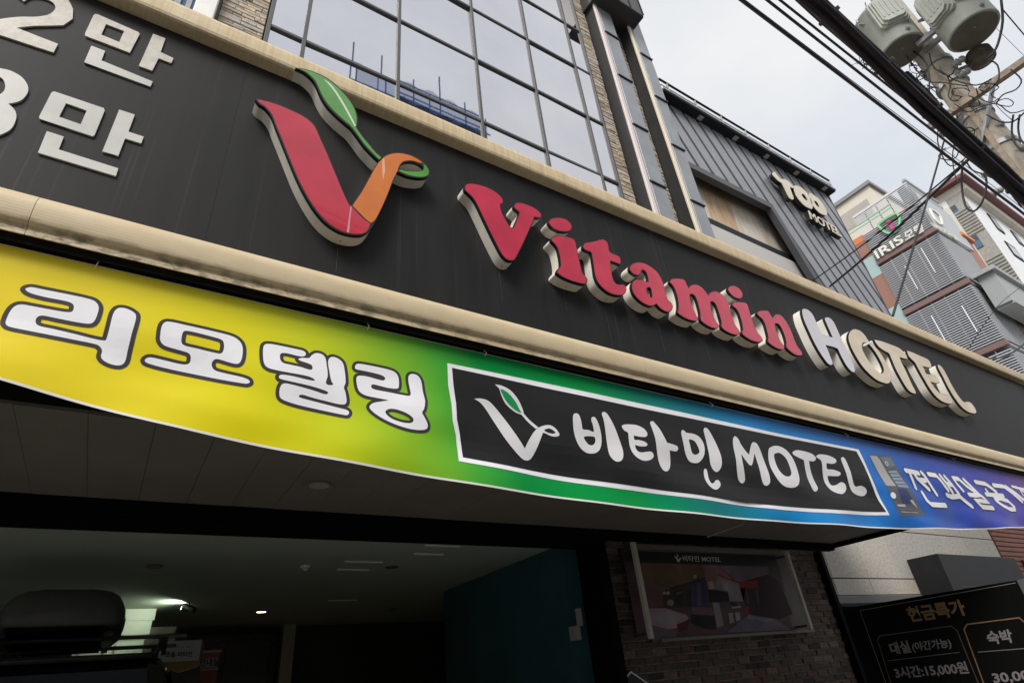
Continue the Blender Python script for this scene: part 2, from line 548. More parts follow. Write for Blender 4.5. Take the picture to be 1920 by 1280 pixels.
# canopy over the entrance: black beams, painted soffit panels, downlight
b = MB()
b.box((-7, -1.14, 2.66), (8.10, 0.13, 2.74))
b.box((8.06, 0.135, ZS - 0.055), (8.10, YW - 0.002, 2.74))
b.build('canopy_beam', M_BLACKM, motel)
joints = [-7.0]
xs = sorted(onZ(px_, py_, ZS).x for px_, py_ in ((25, 765), (165, 785), (293, 793)))
stepx = (xs[-1] - xs[0]) / 2
x0 = xs[0] - stepx * 40
sp = 0
gx = [x0 + stepx * i for i in range(200)]
gx = [g for g in gx if -7 < g < 8.05]
gx = [-7.0] + gx + [8.055]
for i in range(len(gx) - 1):
    if gx[i + 1] - gx[i] < 0.02: continue
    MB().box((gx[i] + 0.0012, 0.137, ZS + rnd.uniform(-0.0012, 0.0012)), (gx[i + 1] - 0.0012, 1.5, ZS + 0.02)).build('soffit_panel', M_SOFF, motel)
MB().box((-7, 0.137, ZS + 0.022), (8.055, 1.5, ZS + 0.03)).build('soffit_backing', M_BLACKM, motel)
p = onZ(598, 908, ZS)
dl = MB().lathe((p.x, p.y, ZS - 0.012), [(0.085, 0.012), (0.095, 0.004), (0.09, 0.0), (0.072, 0.0), (0.068, 0.006)], 28).build('downlight', M_SOFF, motel, True)
MB().lathe((p.x, p.y, ZS - 0.010), [(0.067, 0.0), (0.05, 0.002)], 24).build('lens', flat('frosted_lens', (0.35, 0.34, 0.31), 0.4), dl)
b = MB()
b.box((-7, 1.502, 2.56), (8.06, 1.60, 2.74))
b.box((-7, 1.601, 2.545), (4.10, 1.95, 2.74))
b.build('lintel_beam', M_BLACKM, motel)
MB().box((-7, -1.1, 3.72), (8.06, YW - 0.01, 3.76)).build('canopy_roof', M_CONC, motel)
# garage
b = MB()
b.box((-7, 1.951, ZC), (8.0, 9.0, ZC + 0.2))
b.build('garage_ceiling', M_CEIL, motel)
b = MB()
b.box((-7, 1.95, 0.0), (8.0, 9.0, 0.02))
b.build('garage_floor', M_CONC, motel)
b = MB(); b.box((3.80, 1.955, 0.02), (4.02, 4.72, ZC - 0.001)); b.build('side_wall', M_TEAL, motel)
b = MB(); b.box((3.99, 1.60, 0.0), (4.095, 1.954, 2.543)); b.build('door_jamb', M_BLACKM, motel)
b = MB(); b.box((-7.2, 1.955, 0.02), (-7.0, 9.0, ZC + 0.1)); b.box((-7, 8.0, 0.02), (8.0, 8.2, ZC - 0.001)); b.box((7.9, 1.955, 0.02), (8.0, 8.0, ZC - 0.002))
b.build('rear_wall', M_DARKW, motel)
# white panelled pilaster, beige column, dark glazed doors
pil = MB()
pa, pb = onZ(160, 1142, ZC), onZ(290, 1140, ZC)
pil.box((-0.30, 5.86, 0.02), (0.38, 6.2, ZC - 0.28))
pil.box((-0.34, 5.842, ZC - 0.28), (0.42, 6.2, ZC - 0.13)); pil.box((-0.32, 5.847, ZC - 0.31), (0.405, 6.2, ZC - 0.281)); pil.box((-0.31, 5.85, ZC - 0.34), (0.39, 6.2, ZC - 0.311))
pil.box((-0.36, 5.835, ZC - 0.13), (0.44, 6.2, ZC - 0.002))
for (fx0, fx1) in ((-0.24, 0.03), (0.10, 0.33)):
    for (za, zb_) in ((0.3, ZC - 0.38),):
        pil.box((fx0, 5.845, za), (fx0 + 0.03, 5.859, zb_)); pil.box((fx1 - 0.03, 5.845, za), (fx1, 5.859, zb_))
        pil.box((fx0 + 0.031, 5.845, zb_ - 0.03), (fx1 - 0.031, 5.859, zb_)); pil.box((fx0 + 0.031, 5.845, za), (fx1 - 0.031, 5.859, za + 0.03))
pil.build('pilaster', M_CREAMP, motel)
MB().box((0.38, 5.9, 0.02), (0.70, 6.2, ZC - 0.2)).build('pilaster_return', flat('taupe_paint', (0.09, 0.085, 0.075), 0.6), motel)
q = onZ(545, 1169, ZC)
MB().box((q.x - 0.10, q.y, 0.02), (q.x + 0.09, q.y + 0.2, ZC - 0.002)).build('column', flat('drab_column_paint', (0.42, 0.42, 0.33), 0.7), motel)
dd = MB()
dd.box((0.9, 7.6, 0.02), (0.98, 7.7, 2.35)); dd.box((1.55, 7.6, 0.02), (1.63, 7.7, 2.35)); dd.box((2.2, 7.6, 0.02), (2.28, 7.7, 2.35)); dd.box((0.9, 7.595, 2.351), (2.28, 7.7, 2.45))
fr = dd.build('glazed_door', M_BLACK, motel)
MB().box((0.98, 7.64, 0.1), (1.55, 7.66, 2.35)).build('pane', flat('dim_glass', (0.05, 0.055, 0.055), 0.15), fr)
MB().box((1.63, 7.64, 0.1), (2.2, 7.66, 2.35)).build('pane', MATS['dim_glass'], fr)
# ceiling fittings of the garage
for (a, c) in (((797, 1021), (863, 1023)), ((776, 1037), (831, 1038)), ((647, 1051), (717, 1053)), ((633, 1066), (691, 1067)), ((616, 1124), (668, 1124))):
    A, B_ = onZ(*a, ZC), onZ(*c, ZC)
    yy = (A.y + B_.y) / 2
    MB().box((A.x, yy - 0.016, ZC - 0.012), (B_.x, yy + 0.016, ZC - 0.001)).build('ceiling_slot', flat('slot_trim', (0.75, 0.74, 0.7), 0.5), motel)
for (px_, py_) in ((290, 1060), (735, 1062), (737, 1141)):
    A = onZ(px_, py_, ZC)
    MB().lathe((A.x, A.y, ZC - 0.012), [(0.07, 0.011), (0.075, 0.004), (0.06, 0.0), (0.055, 0.006)], 20).build('recessed_light', M_CHROME, motel)
A = onZ(573, 1060, ZC)
MB().lathe((A.x, A.y, ZC - 0.05), [(0.012, 0.0), (0.024, 0.008), (0.024, 0.02), (0.05, 0.026), (0.055, 0.049)], 20).build('smoke_detector', flat('off_white_plastic', (0.62, 0.58, 0.52), 0.4), motel)
A = onZ(490, 1145, ZC)
wl = MB().lathe((A.x, A.y, ZC - 0.014), [(0.075, 0.013), (0.08, 0.004), (0.07, 0.0), (0.062, 0.004)], 22).build('warm_downlight', M_CHROME, motel)
MB().lathe((A.x, A.y, ZC - 0.012), [(0.06, 0.0), (0.05, 0.002)], 20).build('glowing_lens', mat('warm_lamp', (0.9, 0.7, 0.4), 0.5, emit=(1.0, 0.62, 0.25), estr=5), wl)
L = bpy.data.lights.new('warm_downlight_beam', 'SPOT')
L.energy = 6; L.color = (1.0, 0.74, 0.45); L.spot_size = rad(140); L.spot_blend = 0.8; L.shadow_soft_size = 0.05
lo_ = bpy.data.objects.new('warm_downlight_beam', L); COL.objects.link(lo_); lo_.location = (A.x, A.y, ZC - 0.02); lo_.parent = motel
# spot lamp that lights the pilaster
A = onZ(355, 1128, ZC)
spot = thing('spotlight', 'small black ceiling spotlight aimed at the white pilaster in the garage', 'lamp')
MB().tube([(A.x, A.y, ZC - 0.001), (A.x, A.y, ZC - 0.05)], 0.012, 8).build('stem', M_BLACK, spot)
MB().tube([(A.x + 0.07, A.y - 0.04, ZC - 0.10), (A.x - 0.05, A.y + 0.03, ZC - 0.05)], [0.035, 0.045], 14).build('lamp_head', M_BLACK, spot)
MB().tube([(A.x - 0.052, A.y + 0.031, ZC - 0.0492), (A.x - 0.056, A.y + 0.033, ZC - 0.047)], 0.036, 14).build('lamp_lens', mat('lamp_glow', (0.9, 1, 0.85), 0.4, emit=(0.85, 1.0, 0.8), estr=12), spot)
L = bpy.data.lights.new('spotlight_beam', 'SPOT')
L.energy = 8; L.color = (0.86, 1.0, 0.80); L.spot_size = rad(150); L.spot_blend = 0.9; L.shadow_soft_size = 0.03
lo_ = bpy.data.objects.new('spotlight_beam', L); COL.objects.link(lo_)
lo_.location = (A.x - 0.075, A.y - 0.06, ZC - 0.06)
lo_.rotation_euler = Vector((0.85, -0.12, -0.12)).to_track_quat('Z', 'Y').to_euler()
lo_.parent = spot
# access sensor on the teal wall
A = onX(1083, 1186, 3.80)
se = MB().box((3.74, A.y - 0.05, A.z - 0.06), (3.799, A.y + 0.05, A.z + 0.06)).build('wall_sensor', flat('grey_plastic', (0.36, 0.34, 0.32), 0.5), motel)
A = onX(1089, 1155, 3.80)
MB().box((3.76, A.y - 0.02, A.z - 0.08), (3.799, A.y + 0.025, A.z + 0.07)).build('conduit_box', MATS['grey_plastic'], motel)

# ---- brick pier with its bricks
pier = MB()
pier.box((4.10, YW + 0.01, 0.0), (7.98, YW + 0.16, ZS - 0.03))
pier = pier.build('brick_pier', M_MORTAR, motel)
BW, BH, GAP = 0.198, 0.0585, 0.0105
bmesh_cache = {}
def brick_mesh(w, k):
    key = (round(w, 3), k)
    if key not in bmesh_cache:
        r2 = random.Random(hash(key) & 0xffff)
        m_ = MB(); c = 0.006
        j = lambda: r2.uniform(-0.003, 0.003)
        vs = [(0, 0.03, 0), (w, 0.03, 0), (w, 0.03, BH), (0, 0.03, BH),
              (0 + j(), c, 0 + j()), (w + j(), c, j()), (w + j(), c, BH + j()), (j(), c, BH + j()),
              (c + j(), j(), c + j()), (w - c + j(), j(), c + j()), (w - c + j(), j(), BH - c + j()), (c + j(), j(), BH - c + j()), (w / 2, j() * 1.3, BH / 2)]
        fs = [(0, 1, 5, 4), (1, 2, 6, 5), (2, 3, 7, 6), (3, 0, 4, 7), (4, 5, 9, 8), (5, 6, 10, 9), (6, 7, 11, 10), (7, 4, 8, 11), (8, 9, 12), (9, 10, 12), (10, 11, 12), (11, 8, 12)]
        m_.add(vs, fs)
        me = m_.mesh('brick')
        me.materials.append(M_BRICKS[k])
        bmesh_cache[key] = me
    return bmesh_cache[key]
rows = int((ZS - 0.04) / (BH + GAP))
cand = []
for r in range(rows):
    z = ZS - 0.04 - (r + 1) * (BH + GAP) + GAP
    x = 4.102 - (0.1 if r % 2 else 0)
    while x < 7.98:
        xa, xb = max(x, 4.102), min(x + BW, 7.978)
        if xb - xa > 0.03:
            cand.append((z, xa, xb - xa))
        x += BW + GAP
hidden = lambda z, xa, w: (xa > 4.72 and xa + w < 7.34 and 1.66 < z < 2.50)
seen_b, rest_b = [], []
for c in cand:
    (seen_b if (not hidden(*c) and len(seen_b) < 298 and c[0] > 0.9) else rest_b).append(c)
for (z, xa, w) in seen_b:
    k = rnd.choices(range(5), (5, 3, 2, 2, 4))[0]
    wq = round(w / 0.033) * 0.033 if w < BW - 0.01 else BW
    wq = min(wq, w)
    o = link('brick', brick_mesh(round(wq, 3), k), None, pier)
    o.location = (xa, YW - 0.008 + rnd.uniform(-0.006, 0.006), z)
    o.rotation_euler = (0, 0, rnd.uniform(-0.012, 0.012))
mb_ = MB()
for (z, xa, w) in rest_b:
    if hidden(z, xa, w): continue
    mb_.bbox((xa, YW - 0.008 + rnd.uniform(-0.005, 0.005), z), (xa + w, YW + 0.02, z + BH), 0.006, rnd.randrange(5))
tag(mb_.build('lower_brickwork', M_BRICKS, pier), kind='stuff')

MB().box((7.985, YW - 0.09, 0.12), (8.055, YW + 0.3, ZS - 0.06)).build('corner_trim', M_BLACKM, motel)
pa_, pb_ = onZ(1325, 1004, ZS), onZ(1392, 979, ZS)
MB().tube([(pa_.x, pa_.y, ZS - 0.012), (pb_.x, pb_.y, ZS - 0.012)], 0.010, 8).build('soffit_conduit', flat('conduit_grey', (0.45, 0.43, 0.40), 0.5), motel)

# ---- storeys above the canopy: curtain wall
MULL = [0.119, 0.552, 1.838, 3.195, 4.403, 5.559, 5.962]
TZ = [4.20, 5.70, 7.24, 8.75, 10.33, 11.87, 13.40, 14.92, 16.4]
b = MB()
b.box((-8, YW + 0.09, 3.7), (0.08, YW + 0.4, 17)); b.box((5.97, YW + 0.09, 3.7), (8.0, YW + 0.4, 17)); b.box((0.08, YW + 0.3, 3.7), (5.97, YW + 0.4, 17))
b.box((-8, YW + 0.401, 3.7), (8.0, 12, 17))
b.box((-7.1, YW + 0.4, 2.8), (7.99, 9.0, 3.69))
b.build('upper_wall', M_CONC, motel)
for i, x in enumerate(MULL):
    w = 0.026
    MB().bbox((x - w, YW - 0.03, 3.76), (x + w, YW + 0.05, 17), 0.006).build('mullion', M_MULL, motel)
b_tr = []
for z in TZ:
    for i in range(len(MULL) - 1):
        MB().bbox((MULL[i] + 0.0265, YW - 0.022, z - 0.026), (MULL[i + 1] - 0.0265, YW + 0.05, z + 0.026), 0.005).build('transom', M_MULL, motel)
zz = [3.76] + TZ
for i in range(len(MULL) - 1):
    for k in range(len(TZ)):
        xa, xb, za, zb_ = MULL[i] + 0.027, MULL[i + 1] - 0.027, zz[k] + (0.027 if k else 0.0), zz[k + 1] - 0.027
        me = MB().box((0, 0, 0), (xb - xa, 0.02, zb_ - za)).mesh('glass_pane')
        o = link('glass_pane', me, M_GLASS, motel)
        o.location = (xa, YW + 0.005, za)
        o.rotation_euler = (rnd.uniform(-0.010, 0.010), 0, rnd.uniform(-0.010, 0.010))
# stone cladding strips
def stones(x0, x1, z0, z1, y):
    m_ = MB(); z = z0
    while z < z1:
        h = rnd.uniform(0.04, 0.08)
        x = x0
        while x < x1 - 0.005:
            w = rnd.uniform(0.10, 0.34)
            xb = min(x + w, x1)
            if x1 - xb < 0.05: xb = x1
            m_.bbox((x, y + rnd.uniform(-0.012, 0.006), z), (xb - 0.004, y + 0.06, z + h - 0.006), 0.006, rnd.randrange(3))
            x = xb
        z += h
    return tag(m_.build('ledge_stone_cladding', M_STONES, motel), kind='stuff')
stones(-0.42, 0.082, 7.6, 12.5, YW)
stones(5.999, 6.30, 7.2, 16.9, YW)
stones(6.9, 7.36, 7.2, 16.9, YW + 0.01)
# left edge: white trim and bluish window
MB().bbox((-0.66, YW - 0.12, 3.8), (-0.45, YW + 0.08, 17), 0.01).build('white_trim', M_WTRIM, motel)
MB().box((-0.45, YW - 0.02, 3.8), (-0.425, YW + 0.08, 17)).build('edge_strip', M_MULL, motel)
w_ = MB().box((-1.9, YW + 0.0, 7.7), (-0.665, YW + 0.05, 12.0)).build('side_window', M_GLASSB, motel)
b = MB(); b.box((-0.86, YW - 0.05, 7.6), (-0.80, YW - 0.001, 12)); b.box((-0.75, YW - 0.05, 7.6), (-0.70, YW - 0.001, 12)); b.box((-1.9, YW - 0.03, 9.0), (-0.87, YW - 0.001, 9.06))
b.build('frame', M_GREYP, w_)
# two metal pilasters
for (xa, xm, xb, ms, yf) in ((6.33, 6.46, 6.84, M_PINKS, 1.50), (7.38, 7.50, 7.86, M_CREAMS, 1.50)):
    MB().box((xa, yf + 0.03, 3.76), (xb, YW + 0.08, 15.2)).build('pilaster_core', M_BLKP, motel)
    MB().bbox((xa - 0.002, yf - 0.01, 3.76), (xm - 0.03, yf + 0.029, 15.2), 0.008).build('light_strip', ms, motel)
    MB().box((xm - 0.028, yf + 0.005, 3.76), (xm - 0.001, yf + 0.029, 15.2)).build('edge_strip', M_MULL, motel)
    z = 4.2
    while z < 15:
        MB().bbox((xm, yf - 0.004, z + 0.03), (xb, yf + 0.029, z + 1.50), 0.004).build('metal_panel', M_GREYP, motel)
        MB().bbox((xm, yf - 0.035, z - 0.028), (xb + 0.003, yf + 0.029, z + 0.002), 0.003).build('panel_lip', M_BLKP, motel)
        z += 1.535
# dark crown overhanging the pilasters
cr = onY(1207.7, 32, 1.15)
b = MB()
b.bbox((6.25, 1.15, cr.z), (cr.x, 1.80, cr.z + 3.0), 0.02)
crown = b.build('crown', M_BLKP, motel)
for k in range(4):
    MB().box((6.35 + k * 0.4, 1.135, cr.z + 0.05), (6.38 + k * 0.4, 1.149, cr.z + 2.9)).build('rib', M_TOOD, crown)

# ================================================================== FASCIA SIGN
sign = thing('fascia_sign', 'long charcoal fascia sign with cream rails and raised red Vitamin HOTEL letters', 'sign')
xe = 8.36
px_j = [-6.0, -4.8, -3.6, -2.4]
def board_material():
    m = mat('weathered_charcoal_sheet', (0.0165, 0.0158, 0.0156), 0.55, vary=0.16, scale=2.2, stretch=(6, 1, 0.4), spec=0.22, rvary=0.05)
    t = m.node_tree; bs = t.nodes['Principled BSDF']
    src = bs.inputs['Base Color'].links[0].from_socket
    g = t.nodes.new('ShaderNodeNewGeometry')
    def layer(scale, st, a, b2):
        mp_ = t.nodes.new('ShaderNodeMapping'); mp_.inputs['Scale'].default_value = st
        t.links.new(g.outputs['Position'], mp_.inputs['Vector'])
        n = t.nodes.new('ShaderNodeTexNoise'); n.inputs['Scale'].default_value = scale; n.inputs['Detail'].default_value = 3
        t.links.new(mp_.outputs['Vector'], n.inputs['Vector'])
        r = t.nodes.new('ShaderNodeMapRange'); r.inputs['From Min'].default_value = a; r.inputs['From Max'].default_value = b2
        t.links.new(n.outputs['Fac'], r.inputs['Value']); return r.outputs[0]
    runs = layer(60, (1, 0, 0.008), 0.60, 0.80)
    patch = layer(1.1, (1, 0, 0.7), 0.44, 0.62)
    mul = t.nodes.new('ShaderNodeMath'); mul.operation = 'MULTIPLY'; t.links.new(runs, mul.inputs[0]); t.links.new(patch, mul.inputs[1])
    mul2 = t.nodes.new('ShaderNodeMath'); mul2.operation = 'MULTIPLY'; mul2.inputs[1].default_value = 0.75; t.links.new(mul.outputs[0], mul2.inputs[0])
    mixn = t.nodes.new('ShaderNodeMix'); mixn.data_type = 'RGBA'
    t.links.new(mul2.outputs[0], mixn.inputs['Factor']); t.links.new(src, mixn.inputs['A']); mixn.inputs['B'].default_value = (0.075, 0.07, 0.066, 1)
    t.links.new(mixn.outputs['Result'], bs.inputs['Base Color'])
    return m
M_BOARD = board_material()
sj = [-6.0, -4.8, -3.6, -2.4, -1.2, 0.0, 1.2, 2.4, 3.6, 4.8, 6.0, 7.2, xe]
for i in range(len(sj) - 1):
    MB().bbox((sj[i] + 0.0002, YS, 2.60), (sj[i + 1] - 0.0002, YS + 0.012, 3.86), 0.0003).build('sign_panel', M_BOARD, sign)
MB().box((-6, YS + 0.0125, 2.60), (xe, YS + 0.06, 3.86)).build('back_frame', M_BLACKM, sign)
# rails: real profiles along the whole sign
def ribbed(y0, z0, pts):
    return pts
top_prof = [(YS + 0.02, 3.805), (-1.250, 3.809), (-1.258, 3.815), (-1.2625, 3.828), (-1.2635, 3.865), (-1.2615, 3.900), (-1.254, 3.924), (-1.238, 3.938), (YS + 0.02, 3.940)]
M_RAILB = None
def rail_material(name, dirty):
    m = bpy.data.materials.new(name); m.use_nodes = True
    t = m.node_tree; bs = t.nodes['Principled BSDF']
    bs.inputs['Roughness'].default_value = 0.5
    g = t.nodes.new('ShaderNodeNewGeometry')
    sep = t.nodes.new('ShaderNodeSeparateXYZ'); t.links.new(g.outputs['Position'], sep.inputs[0])
    def noise(scale, st, det=6):
        mp_ = t.nodes.new('ShaderNodeMapping'); mp_.inputs['Scale'].default_value = st
        t.links.new(g.outputs['Position'], mp_.inputs['Vector'])
        n = t.nodes.new('ShaderNodeTexNoise'); n.inputs['Scale'].default_value = scale; n.inputs['Detail'].default_value = det
        n.inputs['Roughness'].default_value = 0.65
        t.links.new(mp_.outputs['Vector'], n.inputs['Vector']); return n.outputs['Fac']
    def ramp(f, a, b, ca, cb):
        r = t.nodes.new('ShaderNodeValToRGB'); r.color_ramp.elements[0].position = a; r.color_ramp.elements[1].position = b
        r.color_ramp.elements[0].color = rgb(ca); r.color_ramp.elements[1].color = rgb(cb); t.links.new(f, r.inputs['Fac']); return r.outputs['Color']
    def mixc(f, a, b):
        x = t.nodes.new('ShaderNodeMix'); x.data_type = 'RGBA'
        if isinstance(f, float): x.inputs['Factor'].default_value = f
        else: t.links.new(f, x.inputs['Factor'])
        for k, v in (('A', a), ('B', b)):
            if isinstance(v, tuple): x.inputs[k].default_value = rgb(v)
            else: t.links.new(v, x.inputs[k])
        return x.outputs['Result']
    base = ramp(noise(4, (1.2, 1, 3)), 0.3, 0.7, (0.60, 0.47, 0.285), (0.69, 0.565, 0.375))
    streak = ramp(noise(9, (7, 1, 0.35)), 0.42, 0.75, (0, 0, 0), (1, 1, 1))
    base = mixc(streak, base, (0.50, 0.37, 0.20)) if not dirty else base
    if dirty:
        # a grimy weathered line along the bottom of the rail, heaviest at the left end
        mr = t.nodes.new('ShaderNodeMapRange'); mr.inputs['From Min'].default_value = 2.652; mr.inputs['From Max'].default_value = 2.612
        t.links.new(sep.outputs['Z'], mr.inputs['Value'])
        mrx = t.nodes.new('ShaderNodeMapRange'); mrx.inputs['From Min'].default_value = 2.2; mrx.inputs['From Max'].default_value = -0.3
        mrx.inputs['To Min'].default_value = 0.3
        t.links.new(sep.outputs['X'], mrx.inputs['Value'])
        n = ramp(noise(14, (1.2, 1, 3), 10), 0.46, 0.60, (0, 0, 0), (1, 1, 1))
        m1 = t.nodes.new('ShaderNodeMath'); m1.operation = 'MULTIPLY'; t.links.new(mr.outputs[0], m1.inputs[0]); t.links.new(mrx.outputs[0], m1.inputs[1])
        m2 = t.nodes.new('ShaderNodeMath'); m2.operation = 'MULTIPLY'; t.links.new(m1.outputs[0], m2.inputs[0]); t.links.new(n, m2.inputs[1])
        base = mixc(m2.outputs[0], base, (0.17, 0.145, 0.08))
        specks = ramp(noise(70, (1, 1, 1), 3), 0.70, 0.74, (0, 0, 0), (1, 1, 1))
        m3 = t.nodes.new('ShaderNodeMath'); m3.operation = 'MULTIPLY'; m3.inputs[1].default_value = 0.5; t.links.new(specks, m3.inputs[0])
        base = mixc(m3.outputs[0], base, (0.20, 0.16, 0.09))
    t.links.new(base, bs.inputs['Base Color'])
    if dirty:                                                        # fine extruded ridges
        wv = t.nodes.new('ShaderNodeTexWave'); wv.bands_direction = 'Z'; wv.inputs['Scale'].default_value = 32; wv.inputs['Distortion'].default_value = 0.0
        t.links.new(g.outputs['Position'], wv.inputs['Vector'])
        bu = t.nodes.new('ShaderNodeBump'); bu.inputs['Strength'].default_value = 0.09; bu.inputs['Distance'].default_value = 0.002
        t.links.new(wv.outputs['Fac'], bu.inputs['Height']); t.links.new(bu.outputs['Normal'], bs.inputs['Normal'])
    return m
M_RTOP = rail_material('cream_rail_paint', False)
M_RLOW = rail_material('grimy_cream_rail_paint', True)
rail_x = [-6.0, -3.2, -0.6, 1.462, 3.55, 5.9, xe + 0.06]
for i in range(len(rail_x) - 1):
    MB().profile_x(top_prof, rail_x[i] + 0.0007, rail_x[i + 1] - 0.0007).build('top_rail', M_RTOP, sign)
low_prof = [(YS + 0.02, 2.742), (-1.228, 2.7425)]
for k in range(13):                                                  # bull-nosed face
    a_ = k / 12
    ang = rad(78) - a_ * rad(118)
    low_prof.append((-1.232 - 0.038 * max(0.0, math.cos(ang)), 2.690 + 0.0520 * math.sin(ang) * (1.0 if ang > 0 else 1.75)))
low_prof += [(-1.2535, 2.624), (-1.245, 2.620), (-1.2435, 2.614), (-1.2465, 2.611), (-1.2455, 2.594), (-1.2435, 2.593), (-1.2425, 2.615), (-1.238, 2.625), (YS + 0.02, 2.63)]
low_x = [-6.0, -2.9, -0.445, 2.0, 4.4, 6.6, xe + 0.06]
for i in range(len(low_x) - 1):
    rl_ = MB().profile_x(low_prof, low_x[i] + 0.0008, low_x[i + 1] - 0.0008).build('lower_rail', M_RLOW, sign)
    for pg in rl_.data.polygons[:14]: pg.use_smooth = True
MB().bbox((xe + 0.001, -1.262, 2.743), (xe + 0.058, YS + 0.06, 3.799), 0.01).build('end_rail', M_RTOP, sign)

YF = YS - 0.074
M_DRIP = mat('pale_drip_mark', (0.06, 0.057, 0.055), 0.6, vary=0.4, scale=30)
CAP = 0.018
def channel_letter(loops, face_mat, side_mat=M_SIDE, label=None, faces=None, rim=0.0042):
    """a built-up letter: metal return, black trim cap, acrylic face"""
    Ls = orient(loops)
    o = plate('channel_letter', offset(Ls, -0.0008), Yplane(YF + CAP), YS - YF - CAP, side_mat, sign)
    if label: o['label'] = label
    plate('trim_cap', Ls, Yplane(YF), CAP, M_BLACK, o)
    if faces is None:
        plate('acrylic_face', offset(Ls, -rim), Yplane(YF - 0.0012), 0.0012, face_mat, o)
    else:
        for nm, lp, mm, extra in faces:
            plate(nm, orient(lp), Yplane(YF - 0.0012 - extra), 0.0012 + extra, mm, o)
    lp = min((p for p in Ls[0]), key=lambda p: p.y)
    MB().tube([(lp.x - 0.004, YS - 0.024, lp.y + 0.0006), (lp.x - 0.004, YS - 0.024, lp.y - 0.0012)], 0.0028, 8).build('weep_hole', M_BLACKM, o)
    ln = rnd.uniform(0.12, 0.30)
    MB().box((lp.x - 0.006, YS - 0.0006, max(2.76, lp.y - ln)), (lp.x - 0.0045, YS - 0.0001, lp.y - 0.01)).build('drip_stain', M_DRIP, sign)
    return o

# ---- leaf-and-V emblem
g = Zm(440, 100, 3.369)
body = [(132, 289, 1), (180, 297), (260, 318), (340, 350), (420, 388), (470, 420), (510, 462), (545, 540), (590, 640), (640, 760), (690, 880), (722, 948), (735, 962, 1),
        (760, 930), (800, 870), (850, 780), (890, 710), (925, 665), (960, 640), (1010, 627), (1060, 628), (1120, 643), (1170, 668), (1210, 702), (1232, 748), (1224, 776), (1195, 787), (1150, 787), (1090, 775), (1028, 748, 1),
        (1000, 810), (970, 890), (930, 980), (892, 1055), (862, 1105), (835, 1132), (800, 1147), (755, 1148), (700, 1138), (640, 1114), (570, 1064), (505, 988), (445, 893), (393, 790), (343, 670), (303, 570), (262, 470), (232, 395), (192, 345), (155, 320)]
hole = [(1043, 716), (1068, 690), (1118, 684), (1165, 698), (1190, 720), (1182, 738), (1140, 742), (1085, 740), (1052, 732)]
red = [(142, 292, 1), (180, 301), (258, 323), (338, 355), (418, 393), (466, 425), (504, 465), (540, 543), (585, 643), (635, 763), (685, 882), (718, 952), (736, 966, 1), (780, 1015), (820, 1052), (856, 1078, 1), (834, 1124), (798, 1140), (755, 1141), (702, 1131), (644, 1107), (576, 1058), (512, 983), (452, 889), (400, 787), (350, 667), (310, 567), (269, 467), (239, 392), (198, 341), (160, 314)]
orange = [(744, 964, 1), (764, 934), (806, 872), (856, 782), (896, 712), (930, 670), (963, 646), (1010, 634), (1058, 635), (1116, 650), (1162, 674), (1188, 694, 1), (1160, 690), (1118, 678), (1066, 683), (1038, 712), (1030, 738, 1), (996, 806), (966, 886), (926, 976), (888, 1050), (860, 1072, 1), (826, 1046), (788, 1008)]
gloop = [(1192, 698, 1), (1212, 716), (1226, 748), (1218, 771), (1193, 780), (1150, 780), (1095, 768), (1036, 744, 1), (1050, 738), (1085, 746), (1140, 748), (1186, 743), (1197, 720)]
channel_letter([smooth(g.y(body, YF)), smooth(g.y(hole, YF))], None, M_SIDE, 'red and orange letter V emblem with a curled green end',
               [('red_face', [smooth(g.y(red, YF))], M_RED, 0), ('orange_face', [smooth(g.y(orange, YF))], M_ORANGE, 0), ('green_face', [smooth(g.y(gloop, YF))], M_GREEN, 0),
                ('face_glare_streak', [sharp(g.y([(731, 968), (739, 972), (728, 1060), (722, 1134), (708, 1132), (718, 1060)], YF))], flat('pale_glare_streak', (0.62, 0.30, 0.32), 0.4), 0.0006),  # this strip and the next: glare and wear painted on the acrylic in pale colour
                ('face_glare_streak', [sharp(g.y([(934, 668), (944, 664), (950, 740), (938, 800), (932, 740)], YF))], flat('pale_orange_glare_streak', (0.74, 0.42, 0.28), 0.4), 0.0006)])
leaf = [(384, 93, 1), (430, 96), (500, 117), (580, 154), (650, 209), (710, 270), (755, 335), (777, 400), (776, 445), (772, 466, 1), (800, 508), (850, 570), (900, 628), (938, 658, 1), (917, 682, 1), (870, 640), (815, 580), (768, 515), (732, 470), (690, 435), (633, 384), (580, 326), (543, 264), (517, 205), (494, 168), (452, 128), (410, 104)]
leaf_in = [(396, 98, 1), (432, 102), (498, 123), (576, 160), (645, 214), (704, 274), (748, 338), (769, 402), (768, 446), (764, 468, 1), (793, 512), (844, 575), (892, 632), (926, 660, 1), (914, 672, 1), (875, 634), (820, 574), (773, 509), (737, 463), (696, 428), (640, 378), (587, 320), (550, 259), (524, 200), (499, 162), (456, 123), (416, 104)]
vein = [(560, 165, 1), (600, 192), (640, 240), (690, 318), (735, 400), (766, 462, 1), (756, 462, 1), (725, 405), (680, 325), (632, 248), (594, 200)]
channel_letter([smooth(g.y(leaf, YF))], None, M_SIDE, 'green leaf with a pale vein and curved stem', [('leaf_face', [smooth(g.y(leaf_in, YF))], M_GREEN, 0),
                ('leaf_vein', [smooth(g.y(vein, YF))], flat('pale_green_vein', (0.62, 0.74, 0.58), 0.3), 0.0006)])

